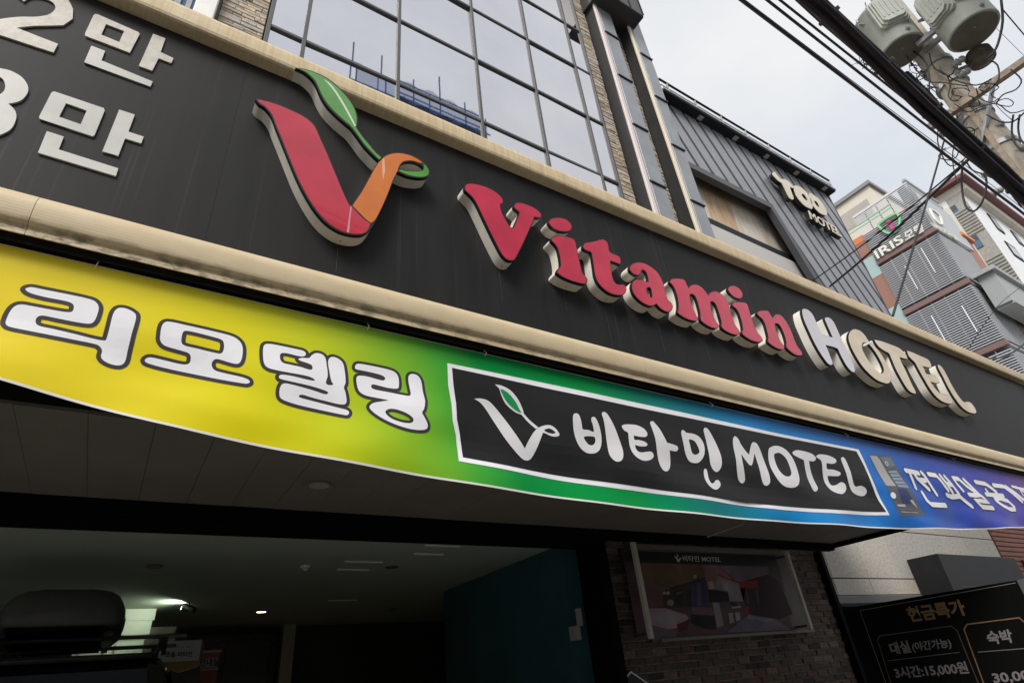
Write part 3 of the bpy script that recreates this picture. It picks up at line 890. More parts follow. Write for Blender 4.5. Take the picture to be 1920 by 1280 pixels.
# ---- Vitamin
gV, gi, ga, gm, gn, gH, gT = Zm(840, 320, 4.267), Zm(1000, 400, 7.11), Zm(1150, 480, 9.846), Zm(1250, 510, 9.14), Zm(1360, 530, 8), Zm(1480, 570, 7.53), Zm(1630, 630, 8)
V_ = [(133, 122), (158, 103), (220, 106), (300, 128), (370, 163), (420, 203), (443, 240), (438, 262), (418, 275, 1), (430, 330), (460, 390), (495, 445), (510, 455), (525, 445), (545, 400), (567, 345), (560, 325), (540, 310), (526, 290), (531, 267), (560, 254), (620, 266), (690, 298), (735, 333), (750, 363), (737, 378), (690, 374, 1), (685, 400), (650, 480), (600, 590), (560, 670), (537, 710), (510, 722), (470, 712), (428, 668), (382, 583), (327, 473), (277, 368), (231, 273), (200, 222), (160, 182), (135, 155)]
i_dot = [(203, 105), (238, 68), (310, 56), (390, 63), (462, 98), (509, 155), (512, 202), (490, 234), (440, 248), (368, 243), (297, 221), (236, 178), (207, 135)]
i_ = [(243, 330), (288, 303), (380, 300), (470, 315), (537, 343), (562, 385), (582, 470), (607, 590), (633, 710), (652, 790), (702, 845), (722, 885), (712, 926), (680, 945), (600, 929), (500, 899), (398, 854), (326, 804), (313, 776), (330, 736), (360, 700), (357, 620), (340, 530), (320, 462), (285, 413), (246, 372), (236, 347)]
t_ = [(663, 420), (688, 391), (770, 378), (850, 358), (910, 344), (966, 363), (997, 410), (1007, 470), (1017, 508), (1060, 538), (1130, 563), (1157, 595), (1167, 640), (1162, 688, 1), (1110, 664), (1030, 638, 1), (1030, 700), (1045, 790), (1065, 870), (1090, 923), (1140, 948), (1190, 943), (1232, 975), (1240, 1025), (1217, 1072), (1172, 1095), (1088, 1089), (997, 1054), (916, 989), (855, 913), (820, 822), (805, 722), (790, 622), (770, 527), (717, 503), (676, 478), (659, 447)]
a_ = [(297, 210), (333, 148), (420, 116), (520, 118), (620, 153), (721, 218), (812, 298), (878, 398), (923, 510), (953, 620), (978, 730), (1013, 808), (1072, 863), (1098, 920), (1087, 982), (1040, 1029), (978, 1029), (897, 989), (837, 934), (793, 884, 1), (750, 914), (690, 925), (617, 905), (527, 855), (436, 775), (370, 684), (339, 592), (340, 510), (372, 452), (430, 427), (510, 436), (580, 460), (642, 477, 1), (640, 430), (625, 360), (600, 300), (560, 265), (520, 275), (505, 322), (480, 348), (440, 359), (368, 329), (312, 273)]
a_h = [(612, 620), (650, 583), (688, 600), (703, 660), (712, 730), (698, 760), (662, 738), (628, 680)]
m_ = [(52, 150), (88, 113), (180, 107), (272, 118), (313, 148), (343, 210), (376, 270, 1), (400, 233), (460, 209), (532, 219), (602, 262), (662, 328), (711, 395, 1), (740, 352), (800, 327), (872, 337), (953, 387), (1023, 468), (1068, 558), (1098, 680), (1133, 790), (1173, 898), (1223, 968), (1252, 1020), (1243, 1063), (1200, 1079), (1128, 1065), (1037, 1025), (965, 975), (938, 935), (932, 900), (935, 850), (910, 760), (880, 660), (840, 560), (800, 515), (765, 510), (750, 545), (760, 620), (790, 720), (838, 830), (882, 890), (892, 930), (870, 962), (820, 966), (737, 940), (646, 885), (590, 833), (575, 785), (572, 700), (547, 590), (518, 490), (480, 410), (430, 378), (400, 395), (400, 450), (430, 560), (470, 660), (510, 740), (537, 790), (532, 827), (500, 842), (418, 830), (317, 790), (226, 734), (187, 692), (195, 640), (200, 580), (190, 470), (165, 372), (135, 288), (95, 223), (56, 182)]
j_dot = [(38, 80), (73, 48), (130, 43), (197, 78), (242, 128), (261, 180), (247, 227), (200, 240), (138, 218), (77, 167), (42, 116)]
j_ = [(105, 315), (138, 288), (220, 286), (302, 300), (338, 343), (363, 430), (398, 530), (433, 640), (473, 730), (523, 788), (558, 840), (561, 870), (532, 891), (458, 889), (377, 859), (297, 809), (251, 764), (247, 736), (260, 700), (250, 620), (225, 522), (190, 433), (146, 378), (107, 346)]
n_ = [(477, 445), (508, 420), (580, 413), (642, 423), (673, 470), (706, 525, 1), (730, 488), (775, 467), (832, 487), (893, 553), (953, 648), (1003, 758), (1043, 868), (1087, 958), (1133, 1018), (1153, 1060), (1148, 1088), (1100, 1094), (1038, 1075), (967, 1025), (922, 978), (907, 940), (912, 890), (890, 800), (850, 700), (810, 635), (770, 612), (745, 625), (750, 680), (780, 770), (820, 860), (868, 928), (887, 965), (880, 993), (840, 1004), (767, 980), (686, 930), (640, 884), (637, 840), (640, 800), (620, 712), (590, 613), (550, 544), (506, 504), (474, 467)]
def L1(z_, p): return smooth(z_.y(p, YF))
channel_letter([L1(gV, V_)], M_PINK, label='red capital letter V')
for d_, z_ in (((i_dot, i_), gi), ((j_dot, j_), gn)):
    o = channel_letter([L1(z_, d_[1])], M_PINK, label='red small letter i next to the t' if z_ is gi else 'red small letter i before the n')
    Ls = orient([L1(z_, d_[0])])
    q = plate('dot', offset(Ls, -0.0008), Yplane(YF + CAP), YS - YF - CAP, M_SIDE, o)
    me_t = plate('dot_trim', Ls, Yplane(YF), CAP, M_BLACK, o)
    plate('dot_face', offset(Ls, -0.0042), Yplane(YF - 0.0012), 0.0012, M_PINK, o)
channel_letter([L1(gi, t_)], M_PINK, label='red small letter t')
channel_letter([L1(ga, a_), L1(ga, a_h)], M_PINK, label='red small letter a')
channel_letter([L1(gm, m_)], M_PINK, label='red small letter m')
channel_letter([L1(gn, n_)], M_PINK, label='red small letter n')
# ---- HOTEL
H_ = [(177, 78), (215, 62), (267, 83), (323, 138), (363, 213), (398, 300), (432, 372), (456, 424, 1), (545, 449), (608, 468, 1), (588, 420), (548, 330), (513, 250), (497, 198), (530, 182), (582, 203), (633, 263), (673, 348), (713, 438), (763, 548), (823, 668), (878, 788), (918, 888), (928, 952), (900, 964), (857, 934), (796, 854), (736, 744), (697, 662), (682, 633, 1), (620, 608), (515, 583, 1), (545, 650), (580, 740), (607, 808), (613, 852), (585, 864), (541, 839), (476, 754), (405, 643), (335, 513), (275, 383), (220, 262), (186, 160)]
O_ = [(832, 480), (848, 398), (888, 357), (940, 352), (1012, 383), (1072, 448), (1120, 520), (1200, 590), (1290, 695), (1362, 818), (1412, 915), (1438, 1020), (1432, 1092), (1390, 1124), (1328, 1114), (1237, 1074), (1127, 984), (1026, 873), (936, 732), (866, 592)]
O_h = [(1027, 580), (1045, 548), (1105, 556), (1170, 620), (1240, 720), (1300, 830), (1332, 920), (1312, 972), (1270, 962), (1200, 900), (1120, 800), (1060, 700), (1028, 625)]
T_ = [(72, 48, 1), (180, 73), (320, 123), (430, 168), (502, 223), (548, 278), (573, 330), (568, 347, 1), (520, 338), (455, 317, 1), (482, 390), (532, 490), (592, 620), (643, 730), (693, 830), (697, 862), (658, 861), (597, 823), (536, 742), (466, 622), (396, 492), (336, 352), (311, 292), (288, 258), (217, 218), (147, 168), (97, 102)]
E_ = [(562, 213, 1), (650, 243), (760, 293), (871, 343), (917, 403), (932, 460), (917, 477, 1), (860, 468), (800, 452, 1), (830, 510), (855, 560), (930, 573), (1002, 608), (1048, 660), (1053, 692), (1030, 708), (970, 703), (915, 683, 1), (960, 745), (1010, 810), (1080, 865), (1172, 883), (1223, 930), (1248, 985), (1232, 1018), (1178, 1013), (1097, 983), (1006, 913), (916, 802), (826, 652), (746, 512), (686, 402), (637, 353), (587, 292)]
L_ = [(1022, 430), (1060, 437), (1112, 498), (1163, 588), (1223, 708), (1293, 828), (1353, 918), (1412, 982), (1470, 977), (1522, 998), (1573, 1060), (1603, 1120), (1597, 1158), (1538, 1158), (1457, 1123), (1366, 1043), (1276, 922), (1186, 772), (1106, 612), (1046, 502)]
channel_letter([L1(gH, H_)], M_LILAC, M_SIDE2, 'patchy lilac and pale blue capital letter H', rim=0.004)
channel_letter([L1(gH, O_), L1(gH, O_h)], M_TAN, M_SIDE2, 'yellowed capital letter O', rim=0.004)
channel_letter([L1(gT, T_)], M_TAN, M_SIDE2, 'yellowed capital letter T', rim=0.004)
channel_letter([L1(gT, E_)], M_TAN, M_SIDE2, 'yellowed capital letter E', rim=0.004)
channel_letter([L1(gT, L_)], M_TAN, M_SIDE2, 'yellowed capital letter L', rim=0.004)
# torn film hanging from the O
tf = [(1040, 590), (1062, 552), (1112, 545), (1152, 516), (1178, 552), (1140, 548), (1098, 576), (1060, 592)]
plate('torn_film', orient([sharp(gH.y(tf, YF - 0.004))]), Yplane(YF - 0.004), 0.003, M_WHITE, sign)

# ---- flat price characters at the left end
gp = Zm(0, 0, 2.908)
YP = YS - 0.007
def price(loops, m, label=None):
    o = plate('price_character', orient([smooth(gp.y(l, YP)) for l in loops]), Yplane(YP), 0.007, m, sign)
    if label: o['label'] = label
def cr_(pts): return [(x, y, 1) for x, y in pts]
price([[(520, 78), (535, 80, 1), (755, 176, 1), (762, 186, 1), (708, 288, 1), (466, 196, 1), (463, 184, 1), (510, 84, 1)], cr_([(578, 132), (677, 170), (650, 230), (552, 190)])], M_STEELW)
price([cr_([(835, 185), (902, 210), (876, 285), (946, 318), (934, 345), (865, 318), (830, 386), (757, 360)])], M_STEELW)
price([cr_([(498, 250), (573, 278), (553, 330), (833, 445), (820, 473), (459, 340)])], M_STEELL)
price([[(290, 500, 1), (300, 500, 1), (566, 590, 1), (571, 602, 1), (515, 738, 1), (504, 743, 1), (216, 648, 1), (213, 636, 1), (280, 506, 1)], cr_([(360, 563), (473, 603), (440, 678), (322, 637)])], M_STEELL)
price([cr_([(650, 598), (735, 625), (700, 718), (783, 745), (770, 782), (682, 755), (645, 850), (558, 825)])], M_STEELL)
price([cr_([(255, 715), (348, 745), (320, 815), (645, 918), (632, 960), (207, 832)])], M_STEELL)
price([[(292, 287, 1), (316, 240, 1), (90, 152, 1), (180, 142), (280, 140), (345, 138, 1), (397, 102, 1), (398, 50, 1), (375, 5), (330, -40), (250, -80), (160, -100), (70, -95), (20, -60, 1), (75, -35, 1), (130, 8, 1), (170, -15), (230, -12), (285, 12), (302, 45), (270, 78), (200, 92), (100, 93), (0, 105), (-60, 120, 1), (-80, 165, 1)]], M_STEELW, 'digit 2')
price([[(-60, 365), (0, 373), (60, 387), (120, 422), (152, 470), (148, 510), (110, 550), (45, 566, 1), (80, 600), (89, 640), (70, 690), (45, 715, 1), (-10, 738), (-80, 745), (-150, 720), (-200, 690, 1), (-180, 640, 1), (-120, 660), (-60, 660), (-20, 630), (-30, 590), (-80, 570, 1), (-70, 530, 1), (-10, 520), (25, 490), (25, 450), (0, 420), (-60, 410), (-110, 430, 1), (-130, 390, 1)]], M_STEELL, 'digit 3')

# ================================================================== BANNER
ZT = 2.578
zb_pts = [(onY(x, y, YS).x, onY(x, y, YS).z) for x, y in ((0, 712), (293, 790), (640, 863), (830, 899), (960, 920), (1250, 957.6), (1450, 976), (1700, 990.5), (1920, 988))]
zb_pts = [(-2.4, 2.44), (-1.2, 2.30)] + zb_pts + [(8.2, 2.30)]
def zbot(x):
    if x <= zb_pts[0][0]: return zb_pts[0][1]
    for i in range(len(zb_pts) - 1):
        (xa, za), (xb, zb2) = zb_pts[i], zb_pts[i + 1]
        if x <= xb:
            t = (x - xa) / (xb - xa)
            pm = zb_pts[max(i - 1, 0)]; pn = zb_pts[min(i + 2, len(zb_pts) - 1)]
            m0 = (zb2 - pm[1]) / max(1e-6, xb - pm[0]) * (xb - xa); m1 = (pn[1] - za) / max(1e-6, pn[0] - xa) * (xb - xa)
            return (2 * t ** 3 - 3 * t * t + 1) * za + (t ** 3 - 2 * t * t + t) * m0 + (-2 * t ** 3 + 3 * t * t) * zb2 + (t ** 3 - t * t) * m1
    return zb_pts[-1][1]
def yban(x, z):
    """the cloth's own shape: soft slanting folds that grow towards the free lower edge"""
    v = max(0.0, min(1.0, (ZT - z) / 0.5))
    k = v * v * (3 - 2 * v)
    return YS + 0.006 + k * (0.0075 * math.sin(5.2 * x + 9.0 * z + 0.6) + 0.0050 * math.sin(11.0 * x - 13 * z) + 0.0035 * math.sin(4.0 * x + 31 * z)) \
        + 0.006 * math.sin(math.pi * v) * math.sin(2.1 * x + 1.0)
def banner_mat():
    m = bpy.data.materials.new('printed_vinyl'); m.use_nodes = True
    t = m.node_tree; bs = t.nodes['Principled BSDF']; bs.inputs['Roughness'].default_value = 0.38
    bs.inputs['Specular IOR Level'].default_value = 0.25
    g = t.nodes.new('ShaderNodeNewGeometry'); sep = t.nodes.new('ShaderNodeSeparateXYZ'); t.links.new(g.outputs['Position'], sep.inputs[0])
    ma = t.nodes.new('ShaderNodeMath'); ma.operation = 'MULTIPLY_ADD'; ma.inputs[1].default_value = 0.32; ma.inputs[2].default_value = -0.32 * 2.3
    t.links.new(sep.outputs['Z'], ma.inputs[0])
    md = t.nodes.new('ShaderNodeMath'); md.operation = 'ADD'; t.links.new(sep.outputs['X'], md.inputs[0]); t.links.new(ma.outputs[0], md.inputs[1])
    mr = t.nodes.new('ShaderNodeMapRange'); mr.inputs['From Min'].default_value = -1.0; mr.inputs['From Max'].default_value = 8.0
    t.links.new(md.outputs[0], mr.inputs['Value'])
    r = t.nodes.new('ShaderNodeValToRGB')
    stops = [(-0.6, (0.86, 0.63, 0.012)), (-0.15, (0.83, 0.68, 0.012)), (0.2, (0.76, 0.68, 0.006)), (0.47, (0.56, 0.62, 0.01)), (0.72, (0.26, 0.50, 0.02)), (0.95, (0.06, 0.38, 0.035)),
             (1.15, (0.0, 0.27, 0.045)), (1.75, (0.0, 0.29, 0.06)), (2.05, (0.0, 0.22, 0.13)), (2.45, (0.0, 0.20, 0.28)), (2.9, (0.0, 0.24, 0.60)), (3.9, (0.0, 0.16, 0.56)), (4.7, (0.012, 0.075, 0.42)), (5.3, (0.03, 0.055, 0.42)), (6.2, (0.06, 0.045, 0.38)), (7.4, (0.30, 0.02, 0.16))]
    el = r.color_ramp.elements
    for i, (x, c) in enumerate(stops):
        e = el[i] if i < 2 else el.new((x + 1) / 9)
        e.position = (x + 1) / 9; e.color = rgb(c)
    t.links.new(mr.outputs[0], r.inputs['Fac'])
    t.links.new(r.outputs['Color'], bs.inputs['Base Color'])
    mpb = t.nodes.new('ShaderNodeMapping'); mpb.inputs['Scale'].default_value = (1.0, 1.0, 2.6); mpb.inputs['Rotation'].default_value = (0, 0.45, 0)
    t.links.new(g.outputs['Position'], mpb.inputs['Vector'])
    nb = t.nodes.new('ShaderNodeTexNoise'); nb.inputs['Scale'].default_value = 2.6; nb.inputs['Detail'].default_value = 1.5
    t.links.new(mpb.outputs['Vector'], nb.inputs['Vector'])
    bu = t.nodes.new('ShaderNodeBump'); bu.inputs['Strength'].default_value = 0.22; bu.inputs['Distance'].default_value = 0.03
    t.links.new(nb.outputs['Fac'], bu.inputs['Height']); t.links.new(bu.outputs['Normal'], bs.inputs['Normal'])
    return m
banner = thing('banner', 'long vinyl banner fading from yellow through green to purple below the fascia sign', 'banner')
nx, nz = 330, 18
vs, fs = [], []
xa, xb = -2.4, 8.15
for i in range(nx + 1):
    x = xa + (xb - xa) * i / nx
    zb_ = zbot(x)
    for j in range(nz + 1):
        z = ZT + (zb_ - ZT) * j / nz
        vs.append((x, yban(x, z), z))
for i in range(nx):
    for j in range(nz):
        a = i * (nz + 1) + j
        fs.append((a, a + 1, a + nz + 2, a + nz + 1))
me = bpy.data.meshes.new('cloth'); me.from_pydata(vs, [], fs); me.polygons.foreach_set('use_smooth', [True] * len(fs)); me.update()
link('cloth', me, banner_mat(), banner)
# white hem along the lower edge, thin one along the upper
for nm, f0, f1 in (('lower_hem', lambda x: zbot(x) + 0.0075, zbot), ('upper_hem', lambda x: ZT + 0.0005, lambda x: ZT - 0.0018)):
    vs, fs = [], []
    for i in range(nx + 1):
        x = xa + (xb - xa) * i / nx
        for z in (f0(x), f1(x)):
            vs.append((x, yban(x, z) - 0.0012, z))
    fs = [(2 * i, 2 * i + 1, 2 * i + 3, 2 * i + 2) for i in range(nx)]
    me = bpy.data.meshes.new(nm); me.from_pydata(vs, [], fs); me.update()
    link(nm, me, M_HEM, banner)
# cable ties at the upper edge
for px_, py_ in ((182, 488), (690, 606), (910, 660), (1335, 758), (1590, 818), (1790, 862)):
    A = onY(px_, py_, YS)
    MB().tube([(A.x, YS + 0.01, ZT - 0.012), (A.x + 0.004, YS - 0.004, ZT + 0.0), (A.x + 0.002, YS + 0.02, ZT + 0.03)], 0.0022, 6).build('cable_tie', M_WHITE, banner)

def printed(name, loops, m, lift, parent=None, grid=0.035):
    return plate(name, orient(loops), lambda u, v, d: (u, yban(u, v) - lift, v), 0, m, parent or banner, grid=grid)
def B1(z_, p): return smooth(z_.y(p, YS))
gb, gc = Zm(0, 500, 4.0), Zm(460, 600, 4.8)
ri = [(190, 157), (235, 145), (330, 163), (500, 196), (640, 226), (710, 250), (740, 292), (730, 350), (705, 402), (665, 418), (570, 405), (430, 377), (330, 356), (285, 362), (265, 395), (290, 430), (400, 455), (550, 490), (700, 527), (775, 540), (798, 530), (822, 450), (850, 345), (885, 304), (940, 304), (1000, 332), (1022, 372), (990, 490), (960, 610), (940, 690), (905, 720), (845, 717), (785, 692), (758, 660), (766, 612), (740, 577), (690, 561), (560, 536), (380, 501), (200, 466), (80, 441), (45, 422), (42, 392), (72, 325), (110, 285), (160, 272), (240, 285), (380, 311), (490, 330), (540, 327), (554, 292), (538, 265), (480, 246), (350, 221), (250, 196), (205, 177)]
mo = [(1213, 445), (1235, 411), (1280, 405), (1400, 430), (1600, 474), (1740, 510), (1800, 548), (1822, 592), (1822, 650), (1808, 702), (1780, 720), (1720, 707), (1640, 682), (1605, 690), (1592, 722), (1612, 760), (1680, 784), (1800, 814), (1860, 835), (1877, 855), (1860, 867), (1820, 864), (1650, 831), (1450, 786), (1250, 741), (1120, 706), (1090, 687), (1100, 669), (1140, 662), (1250, 686), (1370, 714), (1422, 708), (1435, 670), (1418, 635), (1340, 610), (1240, 580), (1206, 546), (1203, 510)]
mo_h = [(1368, 500), (1385, 474), (1420, 474), (1500, 491), (1640, 528), (1678, 552), (1682, 605), (1662, 640), (1610, 634), (1480, 602), (1395, 582), (1364, 558)]
de = [(163, 270), (175, 215), (220, 203), (320, 220), (450, 248), (528, 268), (550, 295), (530, 318), (480, 315), (380, 290), (325, 292), (315, 335), (338, 377), (400, 395), (500, 417), (580, 442), (607, 432), (600, 400), (560, 380), (500, 360), (483, 342), (520, 332), (578, 333), (602, 308), (640, 288), (690, 296), (725, 330), (737, 400), (745, 490), (728, 560), (760, 580), (793, 573), (775, 535), (760, 450), (750, 372), (765, 332), (800, 322), (850, 342), (887, 382), (902, 460), (907, 550), (892, 600), (907, 650), (917, 720), (900, 748), (840, 745), (720, 716), (600, 686), (525, 664), (490, 668), (492, 684), (530, 697), (700, 740), (850, 780), (920, 800), (940, 822), (925, 846), (880, 841), (700, 801), (500, 756), (380, 721), (322, 690), (310, 640), (320, 590), (350, 565), (420, 575), (600, 622), (715, 658), (745, 654), (735, 633), (600, 590), (400, 545), (320, 525), (304, 505), (330, 488), (420, 500), (550, 530), (612, 541), (625, 530), (560, 500), (400, 470), (280, 446), (200, 420), (168, 370)]
ng = [(994, 410), (1012, 385), (1060, 385), (1200, 411), (1320, 440), (1370, 470), (1391, 520), (1390, 588), (1370, 606), (1300, 601), (1200, 576), (1152, 568), (1140, 592), (1170, 615), (1300, 641), (1420, 666), (1480, 674), (1496, 655), (1490, 610), (1477, 530), (1482, 488), (1512, 474), (1560, 490), (1592, 540), (1607, 640), (1622, 720), (1612, 790), (1592, 830), (1612, 870), (1642, 930), (1637, 972), (1590, 986), (1500, 981), (1400, 956), (1290, 911), (1190, 851), (1130, 797), (1124, 766), (1160, 739), (1230, 727), (1296, 716, 1), (1200, 696), (1090, 671), (1030, 632), (1010, 570), (1007, 512), (1030, 490), (1100, 495), (1200, 521), (1250, 531), (1269, 512), (1240, 485), (1150, 460), (1050, 440), (1004, 430)]
ng_h = [(1262, 828), (1290, 798), (1350, 799), (1440, 830), (1500, 870), (1513, 905), (1480, 926), (1400, 916), (1310, 880)]
for z_, ll in ((gb, [ri]), (gb, [mo, mo_h]), (gc, [de]), (gc, [ng, ng_h])):
    Ls = orient([B1(z_, l) for l in ll])
    o = printed('outline_print', offset(Ls, 0.0115), M_INK, 0.0012)
    printed('character_print', Ls, M_WHITE, 0.0024, o)
# black panel with a white border
g8, g9 = Zm(830, 660, 4.267), Zm(1240, 760, 4.174)
def mixpts(a, b): return [tuple(p[:2]) for p in g8.y(a, YS)], [tuple(p[:2]) for p in g9.y(b, YS)]
def dense(pts, n=10):
    P = [Vector(p[:2]) for p in pts]; r = []
    for i in range(len(P)):
        for k in range(n): r.append(P[i].lerp(P[(i + 1) % len(P)], k / n))
    return r
oa, ob = mixpts([(42, 82), (50, 250), (78, 410), (86, 540), (118, 660), (128, 780), (130, 870), (700, 972), (1400, 1086)], [(0, 690), (480, 757), (960, 815), (1400, 845), (1790, 856), (1735, 740), (1660, 590), (1610, 470), (1549, 341), (900, 208)])
ob2, _ = mixpts([(1792, 452), (900, 262)], [(0, 0)])
ia, ib = mixpts([(78, 121), (90, 250), (114, 400), (120, 530), (148, 650), (160, 740), (166, 835), (700, 936), (1400, 1048)], [(0, 659), (480, 728), (960, 786), (1400, 817), (1764, 829), (1715, 740), (1645, 600), (1590, 470), (1530, 356), (900, 232)])
ib2, _ = mixpts([(1792, 490), (900, 303)], [(0, 0)])
outer = dense(oa + ob + ob2); inner = dense(ia + ib + ib2)
pan = printed('panel_border_print', [outer], M_WHITE, 0.0012)
printed('panel_print', [inner], M_INKB, 0.0024, pan)
def white(z_, *ll): return printed('panel_lettering', [B1(z_, l) for l in ll], mat('pale_grey_print', (0.72, 0.70, 0.71), 0.5), 0.0038, pan)
white(g8, [(258, 368, 1), (310, 366), (370, 385), (430, 440), (510, 540), (590, 660), (660, 768, 1), (685, 710), (720, 650), (755, 612), (800, 590), (850, 585), (890, 605), (920, 640), (929, 665), (905, 678), (860, 672), (815, 650), (797, 648, 1), (775, 710), (745, 790), (710, 850), (670, 860), (630, 835), (570, 770), (500, 680), (430, 570), (360, 460), (310, 400)],
      [(810, 624), (850, 612), (885, 632), (896, 648), (870, 655), (828, 642)])
white(g8, [(418, 258, 1), (470, 267), (540, 304), (600, 372), (640, 450), (651, 488, 1), (700, 545), (765, 603, 1), (745, 615, 1), (690, 563), (635, 498, 1), (580, 472), (510, 412), (470, 342), (452, 292)])
printed('panel_leaf', [B1(g8, [(462, 296), (520, 324), (580, 392), (613, 450), (628, 482), (580, 456), (522, 402), (484, 348)])], M_LEAFI, 0.0050, pan)
white(g8, [(1033, 520), (1045, 497), (1075, 500), (1095, 540), (1108, 595), (1117, 620), (1160, 625), (1203, 638), (1195, 590), (1180, 545), (1190, 523), (1215, 530), (1245, 590), (1266, 670), (1266, 740), (1245, 790), (1200, 812), (1140, 800), (1085, 745), (1050, 660), (1036, 580)], [(1127, 680), (1170, 673), (1212, 680), (1219, 715), (1203, 741), (1175, 744), (1147, 720)])
white(g8, [(1268, 492), (1290, 480), (1320, 505), (1370, 600), (1415, 720), (1434, 800), (1425, 860), (1395, 882), (1360, 870), (1325, 820), (1310, 720), (1295, 620), (1280, 540)])
gq = Zm(1080, 730, 7.53)
white(gq, [(638, 522), (680, 497), (780, 495), (870, 510), (950, 555), (992, 610), (992, 655), (960, 675), (880, 670), (805, 652, 1), (812, 713), (870, 718), (950, 740), (994, 775), (975, 805), (900, 808), (820, 787, 1), (830, 840), (860, 880), (910, 895), (980, 885), (1050, 882), (1086, 925), (1070, 975), (1000, 1010), (920, 1012), (840, 970), (780, 900), (745, 800), (730, 680), (722, 612), (670, 580)])
white(PX, [(1218.8, 791.8), (1223.4, 789.2), (1227.4, 792.4), (1236.7, 804.4), (1246, 821.6), (1250.5, 830, 1), (1256.8, 831.3), (1268.7, 835), (1272.2, 840), (1268.7, 845.2), (1255.8, 843.4, 1), (1258.2, 863), (1255.8, 877.4), (1248.6, 883.6), (1241, 880), (1235, 868), (1231.4, 849.5), (1227.2, 823), (1221.8, 803)])
white(g9, [(158, 207), (175, 190), (200, 210), (260, 220), (310, 250), (341, 310), (341, 380), (315, 430), (280, 445), (230, 430), (195, 370), (175, 290)], [(222, 263), (265, 275), (293, 320), (303, 363), (275, 381), (247, 365), (231, 310)])
white(g9, [(333, 190), (350, 172), (380, 200), (430, 290), (466, 390), (474, 470), (450, 513), (420, 506), (390, 455), (375, 370), (355, 270)])
white(g9, [(342, 506), (355, 489), (368, 510), (376, 570), (390, 604), (410, 605), (435, 580), (460, 585), (469, 620), (440, 653), (408, 656), (369, 625), (344, 570)])
white(g9, [(561, 262), (577, 239), (603, 262), (622, 300), (660, 352), (690, 382, 1), (705, 308), (722, 285), (755, 300), (791, 370), (822, 460), (847, 550), (853, 600), (835, 623), (810, 611), (788, 560), (765, 472), (735, 372, 1), (720, 440), (708, 466), (688, 460), (655, 420), (625, 377, 1), (640, 460), (665, 550), (669, 585), (650, 601), (620, 575), (595, 500), (579, 400), (564, 320)])
white(g9, [(846, 350), (870, 319), (920, 311), (980, 339), (1031, 400), (1066, 480), (1079, 560), (1061, 626), (1010, 646), (948, 626), (894, 560), (854, 460)], [(891, 390), (906, 369), (940, 369), (984, 410), (1009, 470), (1017, 530), (990, 557), (951, 544), (916, 490)])
white(g9, [(1036, 360), (1070, 345), (1130, 354), (1190, 374), (1221, 405), (1205, 431), (1165, 427, 1), (1180, 490), (1210, 580), (1231, 640), (1215, 669), (1190, 661), (1160, 590), (1140, 500), (1124, 422, 1), (1080, 402), (1044, 381)])
white(g9, [(1223, 391), (1250, 377), (1310, 384), (1365, 409), (1379, 435), (1355, 451), (1305, 444, 1), (1312, 489), (1360, 497), (1409, 520), (1405, 544), (1370, 546), (1320, 542, 1), (1330, 590), (1350, 618), (1385, 615), (1420, 594), (1451, 610), (1459, 650), (1430, 686), (1390, 686), (1340, 661), (1300, 600), (1280, 510), (1265, 430), (1234, 405)])
white(g9, [(1413, 411), (1430, 401), (1451, 430), (1481, 510), (1506, 590), (1530, 629), (1570, 624), (1606, 640), (1623, 670), (1605, 699), (1560, 699), (1509, 671), (1479, 610), (1449, 520), (1424, 450)])
# small picture of an appliance printed at the right
ga_ = Zm(1630, 840, 9.145)
def pict(pts, m, lift, parent): return printed('picture_print', [dense([p[:2] for p in ga_.y(pts, YS)], 4)], m, lift, parent)
pc = pict([(5, 118), (60, 95), (370, 135), (690, 685), (965, 1150), (530, 1160), (285, 650)], flat('print_slate', (0.10, 0.11, 0.13)), 0.0012, banner)
pict([(12, 122), (130, 130), (185, 190), (440, 655), (282, 645)], flat('print_light_grey', (0.42, 0.40, 0.40)), 0.0024, pc)
pict([(190, 150), (360, 150), (450, 300), (320, 330)], flat('print_mid_grey', (0.16, 0.19, 0.21)), 0.0024, pc)
pict([(330, 390), (460, 380), (680, 680), (480, 665)], flat('print_pale_blue', (0.30, 0.36, 0.44)), 0.0024, pc)
for k in range(4):
    pict([(340 + 38 * k, 420 + 62 * k), (480 + 46 * k, 425 + 62 * k), (486 + 46 * k, 440 + 62 * k), (348 + 38 * k, 436 + 62 * k)], MATS['print_slate'], 0.0036, pc)
pict([(455, 690), (620, 700), (770, 950), (560, 940)], flat('print_deep_blue', (0.03, 0.05, 0.16)), 0.0024, pc)
ell = lambda cx, cy, a, b2, sh=0.35, n=18: [(cx + a * math.cos(2 * math.pi * k / n) + sh * b2 * math.sin(2 * math.pi * k / n), cy + b2 * math.sin(2 * math.pi * k / n)) for k in range(n)]
printed('picture_print', [sharp(ga_.y(ell(395, 812, 40, 55), YS))], M_WHITE, 0.0036, pc)
printed('picture_print', [sharp(ga_.y(ell(298, 260, 26, 40), YS)), sharp(ga_.y(ell(298, 260, 14, 26), YS))], flat('print_pale_mint', (0.5, 0.62, 0.6)), 0.0036, pc)
pict([(460, 965), (600, 960), (625, 1005), (500, 1000)], flat('print_pale', (0.5, 0.52, 0.55)), 0.0036, pc)
pict([(680, 885), (735, 885), (840, 1030), (720, 940)], MATS['print_pale'], 0.0036, pc)
pict([(520, 1040), (720, 1045), (735, 1060), (530, 1056)], MATS['print_mid_grey'], 0.0036, pc)
pict([(540, 1080), (850, 1098), (840, 1108), (550, 1094)], MATS['print_pale'], 0.0036, pc)
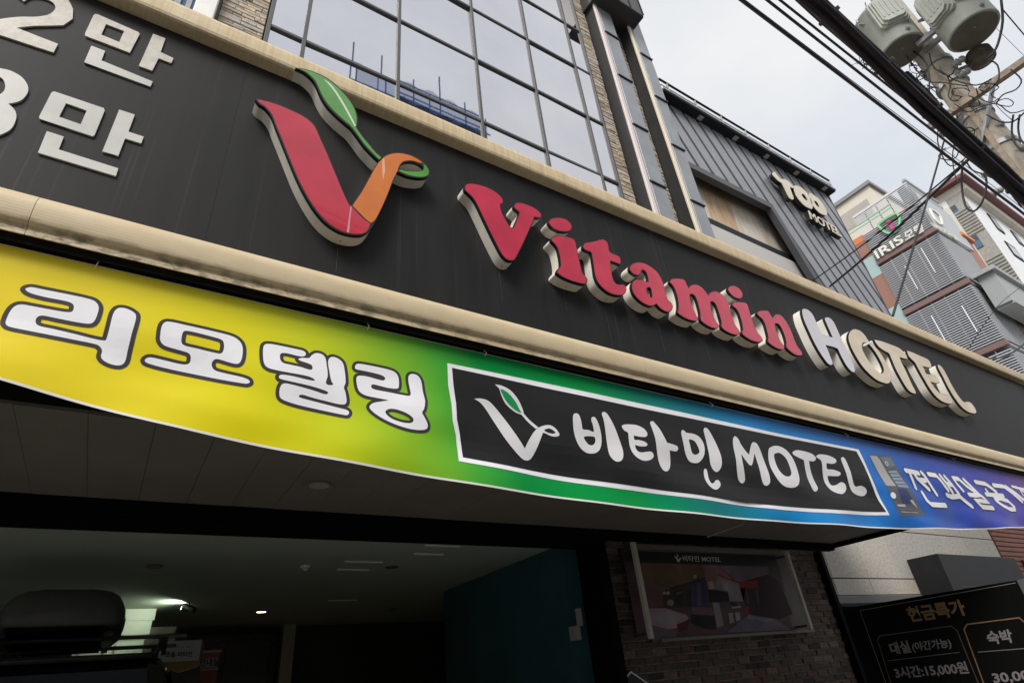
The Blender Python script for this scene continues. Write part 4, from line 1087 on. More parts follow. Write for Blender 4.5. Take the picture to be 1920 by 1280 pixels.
# lettering at the right end
gr = Zm(1690, 860, 8.348)
strokes = [
    [[(62, 180), (150, 195), (270, 222)], [(120, 195), (165, 290), (235, 445)], [(200, 225), (255, 300), (440, 468)], [(315, 212), (360, 260), (555, 548)], [(300, 325), (375, 335)], [(343, 525), (400, 650), (465, 712), (600, 722), (700, 722)]],
    [[(420, 238), (535, 258), (610, 345), (722, 488)], [(600, 262), (690, 380), (795, 520)], [(672, 275), (780, 400), (895, 545)], [(712, 395), (780, 405)], [(715, 562), (790, 590), (910, 580), (1000, 660), (1100, 745)]],
    [[(806, 295), (870, 390), (955, 492)], [(825, 300), (900, 310), (1020, 420), (1140, 512)], [(985, 320), (1090, 420), (1210, 545)], [(1045, 560), (1140, 570), (1225, 560), (1300, 610), (1365, 672), (1260, 660), (1150, 650), (1200, 700), (1260, 752), (1450, 762)]],
    [[(1165, 355), (1335, 385), (1420, 440), (1510, 510)], [(1350, 478), (1400, 535)], [(1345, 545), (1480, 555), (1615, 568)], [(1495, 615), (1560, 608), (1690, 650), (1790, 735), (1800, 780), (1720, 782), (1610, 725), (1510, 645), (1495, 617)]],
    [[(1455, 405), (1610, 425), (1750, 530), (1905, 660)], [(1645, 425), (1800, 530), (1960, 660)]],
    [[(1745, 425), (1830, 440)], [(1790, 440), (1950, 470)], [(1870, 470), (1920, 560)], [(1890, 480), (2010, 560)], [(1990, 450), (2130, 600)]]]
for ch in strokes:
    op = None
    for k, st in enumerate(ch):
        pts = [p[:2] for p in gr.y(st, YS)]
        sl_ = stroke(pts, 0.0180 if ch is not strokes[5] else 0.012)
        so_ = stroke(pts, 0.0245 if ch is not strokes[5] else 0.018)
        e = 0.00006 * k
        oo = printed('outline_print', [so_], M_INK, 0.0012 + e, op or banner, grid=0.05)
        op = op or oo
        printed('character_print', [sl_], M_WHITE, 0.0026 + e, op, grid=0.05)

# ================================================================== THINGS ON AND IN THE MOTEL
# poster of the rooms in its bracket frame on the brick pier
YPO = 1.70
poster = thing('room_poster', 'dim poster of two bedrooms under a black 비타민 MOTEL strip, bracketed to the brick pier', 'poster')
gz = Zm(1180, 1020, 6.0)
gf = Zm(1100, 980, 4.174)
A, B_ = onY(1186, 1022, YPO), onY(1475, 1180, YPO)
zt_, zb2 = onY(1300, 1032, YPO).z, onY(1330, 1190, YPO).z
MB().box((4.60, YPO + 0.004, zb2 - 0.03), (7.30, YW - 0.03, zt_ + 0.05)).build('panel', mat('poster_backing', (0.11, 0.094, 0.078), 0.6, vary=0.15, scale=4), poster)
def pp(nm, pts, m, lift):
    return plate(nm, orient([sharp(gz.y(pts, YPO))]), Yplane(YPO + 0.003 - lift), 0, m, poster)
def fm(n, c): return mat(n, c, 0.5, vary=0.3, scale=2.2, spec=0.12)
pp('printed_picture', [(-60, 190), (1690, 240), (1840, 970), (100, 1060)], fm('poster_plum', (0.107, 0.061, 0.065)), 0.0005)
pp('printed_strip', [(-100, 68), (1640, 125), (1680, 245), (-80, 195)], M_INKB, 0.0010)
pp('printed_picture', [(110, 210), (820, 228), (850, 370), (455, 495), (140, 370)], fm('poster_tan', (0.15, 0.095, 0.065)), 0.0010)
pp('printed_picture', [(140, 375), (455, 498), (370, 520), (380, 690), (190, 720), (150, 500)], fm('poster_mauve', (0.181, 0.091, 0.097)), 0.0015)
pp('printed_picture', [(455, 500), (700, 430), (710, 700), (400, 720), (370, 530)], fm('poster_olive', (0.057, 0.046, 0.035)), 0.0015)
pp('printed_picture', [(700, 430), (865, 400), (890, 690), (710, 700)], fm('poster_violet', (0.065, 0.046, 0.107)), 0.0020)
pp('printed_picture', [(820, 230), (1000, 235), (1240, 470), (960, 500), (890, 500)], fm('poster_rose', (0.236, 0.134, 0.131)), 0.0015)
pp('printed_picture', [(1010, 240), (1560, 250), (1570, 330), (1230, 430)], fm('poster_lilac', (0.181, 0.134, 0.169)), 0.0015)
pp('printed_picture', [(1000, 335), (1230, 430), (1300, 480), (1290, 640), (1130, 640), (1110, 530), (960, 500)], fm('poster_grey', (0.249, 0.234, 0.249)), 0.0020)
pp('printed_picture', [(890, 505), (1110, 540), (1130, 640), (900, 650)], fm('poster_dark', (0.014, 0.011, 0.013)), 0.0025)
pp('printed_picture', [(935, 655), (1010, 655), (1065, 910), (990, 935)], fm('poster_pale', (0.263, 0.234, 0.249)), 0.0025)
pp('printed_picture', [(1230, 430), (1560, 340), (1690, 420), (1840, 780), (1690, 840), (1350, 780), (1280, 620)], fm('poster_maroon', (0.031, 0.009, 0.013)), 0.0020)
pp('printed_picture', [(1225, 420), (1440, 400), (1450, 490), (1250, 490)], fm('poster_red', (0.295, 0.014, 0.021)), 0.0025)
pp('printed_picture', [(1290, 695), (1350, 700), (1340, 780), (1280, 770)], fm('poster_red', (0.295, 0.014, 0.021)), 0.0025)
pp('printed_picture', [(1100, 990), (1340, 790), (1640, 840), (1830, 960)], fm('poster_slate', (0.169, 0.147, 0.206)), 0.0025)
pp('printed_picture', [(215, 720), (400, 715), (640, 790), (670, 830), (530, 940), (400, 960), (250, 900)], fm('poster_linen', (0.389, 0.261, 0.295)), 0.0020)
pp('printed_picture', [(530, 900), (680, 840), (650, 960), (560, 980)], fm('poster_wine', (0.107, 0.022, 0.040)), 0.0025)
pp('printed_picture', [(700, 700), (950, 715), (960, 790), (710, 780)], fm('poster_mauve', (0.181, 0.091, 0.097)), 0.0025)
pp('printed_picture', [(700, 790), (960, 800), (980, 960), (850, 950), (690, 880)], fm('poster_dark', (0.014, 0.011, 0.013)), 0.0022)
circ = lambda x, y, r, n=12: [(x + r * math.cos(2 * math.pi * k / n), y + r * math.sin(2 * math.pi * k / n)) for k in range(n)]
pp('printed_picture', circ(740, 362, 22), fm('poster_glow', (0.42, 0.34, 0.28)), 0.0030)
pp('printed_picture', circ(462, 655, 38), fm('poster_warm_glow', (0.30, 0.19, 0.13)), 0.0030)
for qx in (393, 436):
    pp('printed_picture', circ(qx, 546, 20), MATS['poster_glow'], 0.0030)
pp('printed_picture', [(505, 520), (598, 500), (604, 680), (515, 690)], fm('poster_frame_dark', (0.030, 0.032, 0.028)), 0.0030)
pp('printed_picture', [(522, 540), (590, 524), (592, 552), (524, 568)], fm('poster_dim_grey', (0.11, 0.105, 0.10)), 0.0035)
pp('printed_picture', [(640, 505), (690, 492), (696, 690), (648, 696)], MATS['poster_frame_dark'], 0.0030)
pp('printed_picture', [(760, 440), (800, 432), (812, 690), (770, 692)], fm('poster_violet_light', (0.12, 0.10, 0.17)), 0.0030)
pp('printed_picture', [(140, 362), (455, 488), (455, 502), (140, 380)], MATS['poster_dim_grey'], 0.0035)
pp('printed_picture', [(455, 488), (850, 372), (852, 386), (456, 502)], MATS['poster_frame_dark'], 0.0035)
pp('printed_picture', [(240, 800), (420, 740), (600, 800), (520, 900), (360, 900)], fm('poster_bed_light', (0.36, 0.30, 0.33)), 0.0030)
pp('printed_picture', [(240, 905), (540, 975), (520, 1040), (250, 1050)], fm('poster_bed_shade', (0.15, 0.11, 0.13)), 0.0030)
pp('printed_picture', [(880, 420), (935, 412), (965, 500), (900, 505)], MATS['poster_glow'], 0.0030)
for k in range(4):
    pp('printed_picture', [(1300 + 58 * k, 505), (1328 + 58 * k, 500), (1352 + 58 * k, 660), (1322 + 58 * k, 660)], fm('poster_wardrobe', (0.022, 0.016, 0.018)) if k % 2 else fm('poster_shelf', (0.10, 0.055, 0.06)), 0.0030)
pp('printed_picture', [(1000, 335), (1230, 425), (1228, 442), (996, 350)], MATS['poster_red'], 0.0035)
pp('printed_picture', [(1040, 400), (1110, 430), (1118, 520), (1060, 510)], fm('poster_pale_wall', (0.34, 0.33, 0.33)), 0.0030)
pp('printed_picture', [(1130, 650), (1210, 640), (1220, 690), (1140, 700)], MATS['poster_frame_dark'], 0.0030)
pp('printed_picture', [(1150, 700), (1250, 690), (1255, 710), (1155, 720)], MATS['poster_pale_wall'], 0.0030)
pp('printed_picture', [(1115, 770), (1160, 765), (1180, 880), (1130, 890)], MATS['poster_pale_wall'], 0.0030)
pp('printed_picture', [(1190, 765), (1240, 760), (1250, 850), (1205, 868)], MATS['poster_pale_wall'], 0.0030)
pp('printed_picture', [(1340, 795), (1640, 845), (1560, 870), (1330, 830)], fm('poster_cushion', (0.25, 0.24, 0.29)), 0.0030)
text_on('printed_word', '비타민 MOTEL', *[p[:2] for p in gz.y([(605, 190), (1035, 201), (597, 122)], YPO)], Yplane(YPO + 0.0015), 0, mat('poster_white', (0.62, 0.6, 0.58), 0.5), poster, bold=0.012)
plate('printed_mark', orient([sharp(gz.y([(505, 125), (530, 135), (556, 170), (570, 150), (592, 152), (575, 165), (566, 195), (548, 198)], YPO))]), Yplane(YPO + 0.0015), 0, MATS['poster_white'], poster)
plate('printed_mark', orient([sharp(gz.y([(528, 106), (545, 112), (556, 140), (548, 142)], YPO))]), Yplane(YPO + 0.0015), 0, MATS['poster_white'], poster)
M_FRP = mat('aged_white_frame', (0.58, 0.54, 0.46), 0.55, vary=0.1, scale=8)
for nm, (tx, ty), (bx, by) in (('frame_post', (1187, 1016), (1221, 1197)), ('frame_post', (1474, 1033), (1521, 1180))):
    T, Bq = onY(tx, ty, 1.52), onY(bx, by, 1.52)
    xq = (T.x + Bq.x) / 2
    po = MB().bbox((xq - 0.026, 1.50, Bq.z), (xq + 0.026, 1.54, T.z), 0.004).build(nm, M_FRP, poster)
    for zq in (T.z - 0.05, Bq.z + 0.05):
        MB().box((xq - 0.010, 1.5405, zq - 0.012), (xq + 0.010, YW - 0.03, zq + 0.012)).build('bracket_arm', mat('dark_bracket', (0.06, 0.055, 0.05), 0.6), po)
A = onY(1330, 1036, YPO)
MB().box((4.62, YPO - 0.02, zt_ - 0.004), (7.24, YPO + 0.003, zt_ + 0.045)).build('frame_rail', flat('brownish_frame', (0.20, 0.17, 0.13), 0.6), poster)
MB().box((4.70, YPO - 0.02, zb2 - 0.035), (7.30, YPO + 0.003, zb2 - 0.005)).build('frame_rail', MATS['brownish_frame'], poster)
# hexagonal plate lower on the bricks
A = onY(1192, 1316, YW - 0.03)
hx = lambda r: [Vector((A.x + r * math.sin(k * math.pi / 3), A.z + r * math.cos(k * math.pi / 3))) for k in range(6)]
hp = plate('hexagon_plate', orient([hx(0.26)]), Yplane(YW - 0.035), 0.02, M_BLACK)
tag(hp, 'black hexagonal plate with a thin white outline low on the brick pier', 'sign')
plate('outline', orient([hx(0.255), hx(0.238)]), Yplane(YW - 0.0365), 0, M_WHITE, hp)

# black price sign that stands at right angles to the street
XP = 5.6
price_sign = thing('price_sign', 'black standing sign headed 현금특가 in gold with room prices in grey', 'sign')
gs = Zm(1640, 1120, 6.857)
c = [onX(x, y, XP) for x, y in ((1612, 1143), (1905, 1091))]
yl, yr = c[0].y + 0.03, c[1].y - 0.01
zt_ = (c[0].z + c[1].z) / 2 + 0.022
MB().box((XP, yr, 0.14), (XP + 0.10, yl, zt_)).build('panel', M_BLACKM, price_sign)
MB().box((XP - 0.004, yr - 0.045, 0.12), (XP + 0.104, yr - 0.001, zt_ + 0.002)).build('frame_edge', mat('grey_frame_edge', (0.10, 0.10, 0.105), 0.5), price_sign)
MB().box((XP - 0.03, yr, 0.12), (XP + 0.13, yl, 0.139)).build('foot', M_BLACK, price_sign)
XT = XP - 0.002
def sx(pts): return [p[:2] for p in gs.x(pts, XP)]
def line_on(nm, pts, w, m):
    P = [Vector(p) for p in sx(pts)]
    return plate(nm, orient([stroke(P, w, 3)]), Xplane(XT), 0, m, price_sign)
zl = Zm(0, 0, 1)
def line_px(nm, pts, w, m):
    P = [Vector(p[:2]) for p in zl.x(pts, XP)]
    return plate(nm, orient([stroke(P, w, 3)]), Xplane(XT), 0, m, price_sign)
line_px('outline', [(1690, 1360), (1612.5, 1144), (1904, 1092)], 0.0022, M_PALEP)
line_on('gold_border', [(330, 1500), (40, 540), (60, 490), (960, 365), (990, 365), (1060, 420), (1620, 1800)], 0.0035, M_GOLDD)
line_on('gold_border', [(1660, 1800), (1150, 405), (1190, 340), (1860, 255), (1925, 312)], 0.004, M_GOLD)
line_on('divider', [(170, 808), (1090, 700)], 0.0014, M_PALEP)
line_on('divider', [(1330, 697), (1925, 650)], 0.0022, M_PALEP)
def word(t, bl, br, tl, m, bold=0.02): text_on('lettering', t, *sx([bl, br, tl]), Xplane(XT), 0, m, price_sign, bold)
word('현금특가', (460, 318), (1195, 222), (392, 122), M_GOLD, 0.035)
word('대실', (225, 732), (478, 702), (172, 578), M_PALEP, 0.03)
word('(야간가능)', (500, 708), (1000, 655), (470, 570), M_PALEP, 0.025)
word('3시간:15,000원', (285, 1048), (1228, 982), (236, 892), M_PALEP, 0.03)
word('숙박', (1468, 602), (1795, 575), (1420, 430), M_PALEP, 0.035)
word('30,000원', (1545, 1115), (2330, 1050), (1490, 950), M_PALEP, 0.03)

# car with a roof box, parked nose-in under the building
car = thing('parked_car', 'black estate car with roof bars parked nose-in inside the dim garage', 'car')
cx0, cy0, hw = -0.32, 2.05, 0.93
sec = []   # (y, half width at belt, half width at roof, z sill, z belt, z roof)
ZR = onY(150, 1228, cy0 + 0.5).z
secs = [(0.0, 0.84, 0.60, 0.45, 0.95, 1.02), (0.06, 0.90, 0.66, 0.32, 1.02, 1.18), (0.32, 0.92, 0.69, 0.30, 1.05, ZR - 0.10), (0.55, 0.93, 0.71, 0.30, 1.05, ZR - 0.025), (1.2, 0.93, 0.72, 0.30, 1.05, ZR), (2.0, 0.93, 0.71, 0.30, 1.04, ZR - 0.02),
        (2.7, 0.93, 0.66, 0.30, 1.02, ZR - 0.12), (3.3, 0.92, 0.70, 0.30, 1.00, 1.10), (3.9, 0.90, 0.68, 0.30, 0.95, 1.00), (4.45, 0.84, 0.58, 0.34, 0.82, 0.88), (4.6, 0.72, 0.48, 0.42, 0.68, 0.72)]
vs, fs = [], []
for (y, wb, wr, zs, zbelt, zr) in secs:
    ring = [(-wb * 0.92, zs), (-wb, zs + 0.18), (-wb, zbelt - 0.06), (-wb * 0.975, zbelt), (-(wr + 0.035), zr - 0.07), (-wr + 0.02, zr - 0.015), (-wr * 0.5, zr + 0.02), (0, zr + 0.03)]
    ring += [(-x, z) for x, z in ring[-2::-1]]
    vs += [(cx0 + x, cy0 + y, z) for x, z in ring]
n = 15
for i in range(len(secs) - 1):
    for j in range(n):
        a, b2 = i * n + j, i * n + (j + 1) % n
        fs.append((a, b2, b2 + n, a + n))
fs += [tuple(range(n)), tuple(range((len(secs) - 1) * n, len(secs) * n))]
me = bpy.data.meshes.new('body'); me.from_pydata(vs, [], fs); recalc(me)
me.polygons.foreach_set('use_smooth', [True] * len(me.polygons))
body_o = link('body', me, M_CAR, car)
def quad(nm, pts, m, par):
    me = bpy.data.meshes.new(nm); me.from_pydata(pts, [], [tuple(range(len(pts)))]); me.update(); return link(nm, me, m, par)
quad('rear_window', [(cx0 - 0.72, cy0 + 0.045, 1.06), (cx0 + 0.72, cy0 + 0.045, 1.06), (cx0 + 0.60, cy0 + 0.275, ZR - 0.12), (cx0 - 0.60, cy0 + 0.275, ZR - 0.12)], M_GLASSD, car)
for s_ in (-1, 1):
    quad('side_window', [(cx0 + s_ * 0.936, cy0 + 0.5, 1.07), (cx0 + s_ * 0.936, cy0 + 2.75, 1.06), (cx0 + s_ * 0.775, cy0 + 2.1, ZR - 0.09), (cx0 + s_ * 0.775, cy0 + 0.55, ZR - 0.11)], M_GLASSD, car)
    MB().bbox((cx0 + s_ * 0.80 - 0.11, cy0 - 0.012, 0.72), (cx0 + s_ * 0.80 + 0.10, cy0 + 0.06, 1.02), 0.02).build('tail_lamp', M_TAILR, car)
    rl = MB().tube([(cx0 + s_ * 0.70, cy0 + 0.45, ZR - 0.02), (cx0 + s_ * 0.70, cy0 + 0.52, ZR + 0.055), (cx0 + s_ * 0.70, cy0 + 1.3, ZR + 0.07), (cx0 + s_ * 0.69, cy0 + 2.1, ZR + 0.04), (cx0 + s_ * 0.69, cy0 + 2.2, ZR - 0.03)], 0.016, 8)
    rl.build('roof_rail', M_BLACK, car)
    for yw in (0.85, 3.65):
        wh = MB().tube([(cx0 + s_ * 0.72, cy0 + yw, 0.34), (cx0 + s_ * 0.945, cy0 + yw, 0.34)], 0.335, 24).build('wheel', M_TYRE, car)
        MB().tube([(cx0 + s_ * 0.94, cy0 + yw, 0.34), (cx0 + s_ * 0.952, cy0 + yw, 0.34)], 0.22, 20).build('rim', M_CHROME, wh)
MB().bbox((cx0 - 0.9, cy0 - 0.06, 0.38), (cx0 + 0.9, cy0 + 0.02, 0.62), 0.03).build('bumper', M_BOXP, car)
MB().bbox((cx0 - 0.62, cy0 + 0.20, ZR - 0.06), (cx0 + 0.62, cy0 + 0.5, ZR - 0.025), 0.015).build('spoiler', M_CAR, car)
pt = onX(270, 1195, 0.52)
zb_bar = onY(200, 1196, cy0 + 0.75).z

for yb in (0.75, 1.5):
    cb = MB().tube([(cx0 - 0.86, cy0 + yb, zb_bar), (cx0 + 0.86, cy0 + yb, zb_bar)], 0.016, 10).build('cross_bar', M_CHROME, car)
    for s_ in (-1, 1):
        MB().box((cx0 + s_ * 0.70 - 0.03, cy0 + yb - 0.04, ZR + 0.03), (cx0 + s_ * 0.70 + 0.03, cy0 + yb + 0.04, zb_bar - 0.012)).build('bar_foot', M_BLACK, cb)
# roof box: rounded shell with a seam
rb = thing('roof_box', 'matt black roof box strapped on the bars of the parked car', 'roof box')
vs, fs = [], []
zb0 = zb_bar + 0.05
prof = [(0.0, 0.62, 0.70), (0.05, 0.82, 0.9), (0.16, 0.93, 0.98), (0.5, 1.0, 1.0), (1.3, 1.0, 1.0), (1.75, 0.88, 0.85), (1.95, 0.6, 0.5)]
hwb = 0.395; hb = 0.265
for (y, kw, kh) in prof:
    ring = [(-0.80, 0.0), (-0.95, 0.04), (-1.0, 0.13), (-1.0, 0.35), (-0.985, 0.38), (-0.96, 0.60), (-0.86, 0.82), (-0.68, 0.95), (-0.4, 1.0), (0, 1.0)]
    ring += [(-x, z) for x, z in ring[-2::-1]]
    vs += [(cx0 + 0.02 + x * hwb * kw, cy0 + 0.35 + y, zb0 + z * hb * kh) for x, z in ring]
n = 19
for i in range(len(prof) - 1):
    for j in range(n):
        a, b2 = i * n + j, i * n + (j + 1) % n
        fs.append((a, b2, b2 + n, a + n))
fs += [tuple(range(n)), tuple(range((len(prof) - 1) * n, len(prof) * n))]
me = bpy.data.meshes.new('shell'); me.from_pydata(vs, [], fs); recalc(me); me.polygons.foreach_set('use_smooth', [True] * len(me.polygons))
link('shell', me, M_BOXP, rb)
MB().box((cx0 - 0.28, cy0 + 0.40, zb0 - 0.028), (cx0 + 0.28, cy0 + 2.1, zb0 - 0.001)).build('base_tray', M_BLACKM, rb)
for s_ in (-0.3, 0.32):
    MB().box((cx0 + s_ - 0.025, cy0 + 0.50, zb0 - 0.05), (cx0 + s_ + 0.025, cy0 + 1.9, zb0 - 0.0285)).build('clamp_rail', M_BLACK, rb)

# notice boards in the garage
YN = 5.0
def board_thing(nm, label, quad_px, m):
    t = thing(nm, label, 'notice')
    P = [onY(x, y, YN) for x, y in quad_px]
    xs_ = [p.x for p in P[:2]]; zs_ = [p.z for p in P]
    MB().box((min(xs_), YN, min(zs_)), (max(xs_), YN + 0.02, max(zs_))).build('sheet', m, t)
    MB().box((min(xs_) + 0.05, YN + 0.021, 0.02), (min(xs_) + 0.08, YN + 0.05, max(zs_) - 0.02)).build('post', M_BLACK, t)
    MB().box((max(xs_) - 0.08, YN + 0.021, 0.02), (max(xs_) - 0.05, YN + 0.05, max(zs_) - 0.02)).build('post', M_BLACK, t)
    return t, min(xs_), max(xs_), min(zs_), max(zs_)
gn2 = Zm(200, 1080, 6.4)
t, a0, a1, b0, b1 = board_thing('welcome_notice', 'white notice reading 초음 비타민 above an orange chevron in the garage', [(296, 1202), (379, 1200), (350, 1380)], flat('notice_white', (0.70, 0.72, 0.74), 0.5))
yl2 = Yplane(YN - 0.002)
text_on('lettering', '초음 비타민', *[p[:2] for p in gn2.y([(705, 968), (1025, 962), (708, 900)], YN)], yl2, 0, M_INKB, t, 0.03)
plate('chevron', orient([sharp(gn2.y([(610, 1030), (1120, 1005), (1120, 1065), (860, 1150), (600, 1060)], YN))]), yl2, 0, flat('notice_orange', (0.45, 0.25, 0.07), 0.5), t)
plate('chevron', orient([sharp(gn2.y([(600, 1066), (860, 1156), (1124, 1072), (1124, 1500), (600, 1500)], YN))]), yl2, 0, flat('notice_brown', (0.10, 0.07, 0.06), 0.5), t)
for k in range(4):
    cxk = 782 + 66 * k
    plate('star', orient([sharp(gn2.y([(cxk + (13 if j % 2 else 6) * math.cos(j * math.pi / 5), 845 + (13 if j % 2 else 6) * math.sin(j * math.pi / 5)) for j in range(10)], YN))]), yl2, 0, MATS['notice_brown'], t)
YN = 5.05
t, a0, a1, b0, b1 = board_thing('room_notice', 'red notice with a pale 안내실 strip beside the white notice in the garage', [(381, 1201), (416, 1200), (400, 1380)], flat('notice_red', (0.32, 0.07, 0.06), 0.5))
yl2 = Yplane(YN - 0.002)
plate('dark_heading', orient([sharp(gn2.y([(1165, 775), (1388, 770), (1380, 860), (1160, 885)], YN))]), yl2, 0, flat('notice_green_black', (0.03, 0.035, 0.025), 0.6), t)
plate('pale_strip', orient([sharp(gn2.y([(1150, 985), (1345, 965), (1335, 1085), (1110, 1100)], YN))]), yl2, 0, flat('notice_pale', (0.42, 0.40, 0.36), 0.6), t)
plate('pale_strip', orient([sharp(gn2.y([(1160, 890), (1380, 880), (1378, 905), (1158, 915)], YN))]), yl2, 0, MATS['notice_pale'], t)
plate('pale_strip', orient([sharp(gn2.y([(1090, 1110), (1340, 1100), (1338, 1118), (1090, 1128)], YN))]), yl2, 0, MATS['notice_pale'], t)
text_on('lettering', '안내실', *[p[:2] for p in gn2.y([(1120, 1080), (1340, 1068), (1122, 985)], YN)], Yplane(YN - 0.004), 0, M_INKB, t, 0.03)

# ================================================================== NEIGHBOUR: RIBBED MOTEL
too = thing('ribbed_motel', 'grey motel clad in slanting ribbed metal with a stone window band and ivory letters', 'building')
XA, XB = 7.99, 14.72
tc_, tf_ = onY(1551, 368, YW), None
ZTOP = tc_.z
YCF = onZ(1564, 357, ZTOP).y
MB().box((XA + 0.01, YW + 0.30, 4.6), (XB, YW + 9, ZTOP + 0.1)).build('wall', M_TOOD, too)
MB().box((XA + 0.01, YW + 0.06, 4.6), (9.0, YW + 0.299, 7.5)).build('wall', M_TOOD, too)
# window opening
wout = [p[:2] for p in PX.y([(1293, 318), (1440, 391), (1468, 432), (1556, 543)], YW)]
win_poly = [Vector((7.9, wout[0][1])), Vector(wout[0]), Vector(wout[1]), Vector((wout[1][0] + (wout[1][1] - 6.8) * 0.30, 6.8)), Vector((7.9, 6.8))]
win = orient([win_poly])
slope = -2.45
k0 = []
n_r = 30
sp_ = 0.485
base_x = 8.346 - (12.38 - 8.346 * 0) * 0
# ribs: slanting boards with dark gaps, cut at the window opening and at the wall's edges
cut_b = [Vector((XA + 0.02, 5.2)), Vector((XB, 5.2)), Vector((XB, ZTOP)), Vector((XA + 0.02, ZTOP))]
def inside_rect(p): return XA + 0.02 < p.x < XB and 5.2 < p.y < ZTOP
split_l = [Vector((7, win_poly[0].y)), Vector((16, win_poly[0].y)), Vector((16, win_poly[0].y + 0.001))]
right_of = orient([[Vector((9.5, 5.0)), Vector((16, 5.0)), Vector((16, win_poly[0].y)), Vector((9.5, win_poly[0].y))]])
for k in range(-9, 16):
    xt = 8.346 + sp_ * k                      # where the gap to the left of this board meets z = 12.38
    f = lambda z, x0: x0 + (ZTOP - z) / (-slope)
    g0, g1 = 0.060, sp_ - 0.060
    quad_ = [Vector((f(5.0, xt + g0), 5.0)), Vector((f(5.0, xt + g1), 5.0)), Vector((f(13, xt + g1), 13)), Vector((f(13, xt + g0), 13))]
    if max(q.x for q in quad_) < XA or min(q.x for q in quad_) > XB: continue
    Q = orient([quad_])
    loops = Q + [cut_b] + win
    test = lambda p, Q=Q: winding(p, Q) > 0 and inside_rect(p) and winding(p, win) <= 0
    v2, tr = fill(loops, 0, test)
    if not tr: continue
    yr_ = YW - 0.02 + rnd.uniform(-0.003, 0.003)
    zw = win_poly[0].y
    for cut in (lambda p: p.y > zw, lambda p: p.y <= zw and p.x > win_poly[0].x and winding(p, right_of) > 0, lambda p: p.y <= zw and winding(p, right_of) <= 0):
        tt = lambda p, t0=test, c0=cut: t0(p) and c0(p)
        if fill(loops + [split_l] + right_of, 0, tt)[1]:
            plate('rib_board', loops + [split_l] + right_of, Yplane(yr_), 0.075, M_TOO, too, inside=tt)
bk = orient([[Vector((XA + 0.02, 5.2)), Vector((XB, 5.2)), Vector((XB, ZTOP)), Vector((XA + 0.02, ZTOP))]])
plate('gap_backing', bk + win, Yplane(YW + 0.05), 0.04, mat('gap_dark', (0.006, 0.006, 0.007), 0.8, spec=0.05), too, inside=lambda p: inside_rect(p) and winding(p, win) <= 0)
MB().box((XB + 0.001, YW - 0.03, 4.6), (XB + 0.05, YW + 0.30, ZTOP)).build('corner_trim', M_TOOF, too)
# frame round the window opening, its deep reveal, the stone band and the ledges below
def band(nm, pts, w, y0, t, m):
    P = [Vector(p) for p in pts]
    return plate(nm, orient([stroke(P, w, 2)]), Yplane(y0), t, m, too)
band('window_frame', [(7.99, wout[0][1]), tuple(win_poly[2]), tuple(win_poly[3])], 0.085, YW - 0.10, 0.14, M_TOOF)
stone = [p[:2] for p in PX.y([(1290, 345), (1423, 405), (1503, 488), (1325, 418)], YW + 0.28)]
b_ = thing  # noqa
mx_l = onY(1310, 356, YW + 0.28); mx_r = onY(1421, 411, YW + 0.28); mx_b = onY(1328, 417, YW + 0.28); mx_br = onY(1496, 486, YW + 0.28)
M_ONYX = mat('streaked_onyx_panel', (0.56, 0.43, 0.30), 0.4, col2=(0.68, 0.63, 0.55), scale=3.2, stretch=(2.2, 1, 0.5), lo=0.3, hi=0.62)
M_ONYX2 = mat('brown_onyx_panel', (0.50, 0.29, 0.14), 0.4, col2=(0.64, 0.53, 0.40), scale=4.0, stretch=(3, 1, 0.4), lo=0.35, hi=0.7)
x_ = XA + 0.02
kk = 0
while x_ < 13.0:
    x2 = min(x_ + 0.92, 13.0)
    MB().box((x_ + 0.002, YW + 0.26, mx_b.z), (x2 - 0.002, YW + 0.30, 11.6)).build('stone_panel', (M_ONYX, M_ONYX2, M_ONYX)[kk % 3], too)
    x_ = x2; kk += 1
MB().bbox((XA + 0.02, YW + 0.16, mx_b.z - 0.22), (13.2, YW + 0.255, mx_b.z - 0.001), 0.02).build('dark_ledge', M_TOOD, too)
MB().bbox((XA + 0.02, YW + 0.12, mx_b.z - 1.2), (13.2, YW + 0.299, mx_b.z - 0.24), 0.02).build('grey_sill', flat('sill_grey', (0.52, 0.49, 0.46), 0.7), too)
MB().box((XA + 0.02, YW + 0.20, 6.0), (13.2, YW + 0.298, mx_b.z - 1.21)).build('lower_panel', M_TOOF, too)
# cornice with small lamps, railing
cf = onY(1240, 165, YW - 0.45)
zc0 = ZTOP
MB().bbox((XA + 0.02, YCF, zc0), (XB + 0.03, YW + 0.5, zc0 + 0.05), 0.006).build('cornice', M_TOOD, too)
MB().box((XA + 0.02, YCF - 0.02, zc0 + 0.051), (XB + 0.05, YCF + 0.15, zc0 + 0.10)).build('gutter', M_GALV, too)
for px_, py_ in ((1313, 221), (1379, 259), (1437, 293), (1493, 324), (1546, 353)):
    A = onZ(px_, py_, zc0)
    MB().box((A.x - 0.07, A.y - 0.06, zc0 - 0.015), (A.x + 0.07, A.y + 0.06, zc0 - 0.001)).build('soffit_lamp', flat('lamp_cover', (0.42, 0.40, 0.36), 0.4), too)
rail_ = thing('roof_railing', 'thin metal railing along the roof edge of the ribbed grey motel', 'railing')
zr0 = zc0 + 0.10
for i in range(8):
    x = XA + 0.3 + i * 0.93
    MB().tube([(x, YCF + 0.05, zr0), (x, YCF + 0.05, zr0 + 0.40)], 0.022, 6).build('post', M_GALV, rail_)
MB().tube([(XA + 0.05, YCF + 0.05, zr0 + 0.40), (XA + 0.3 + 7 * 0.93 + 0.02, YCF + 0.05, zr0 + 0.40)], 0.028, 8).build('handrail', M_TOOD, rail_)
MB().tube([(XA + 0.05, YCF + 0.05, zr0 + 0.20), (XA + 0.3 + 7 * 0.93, YCF + 0.05, zr0 + 0.20)], 0.014, 6).build('lower_rail', M_GALV, rail_)
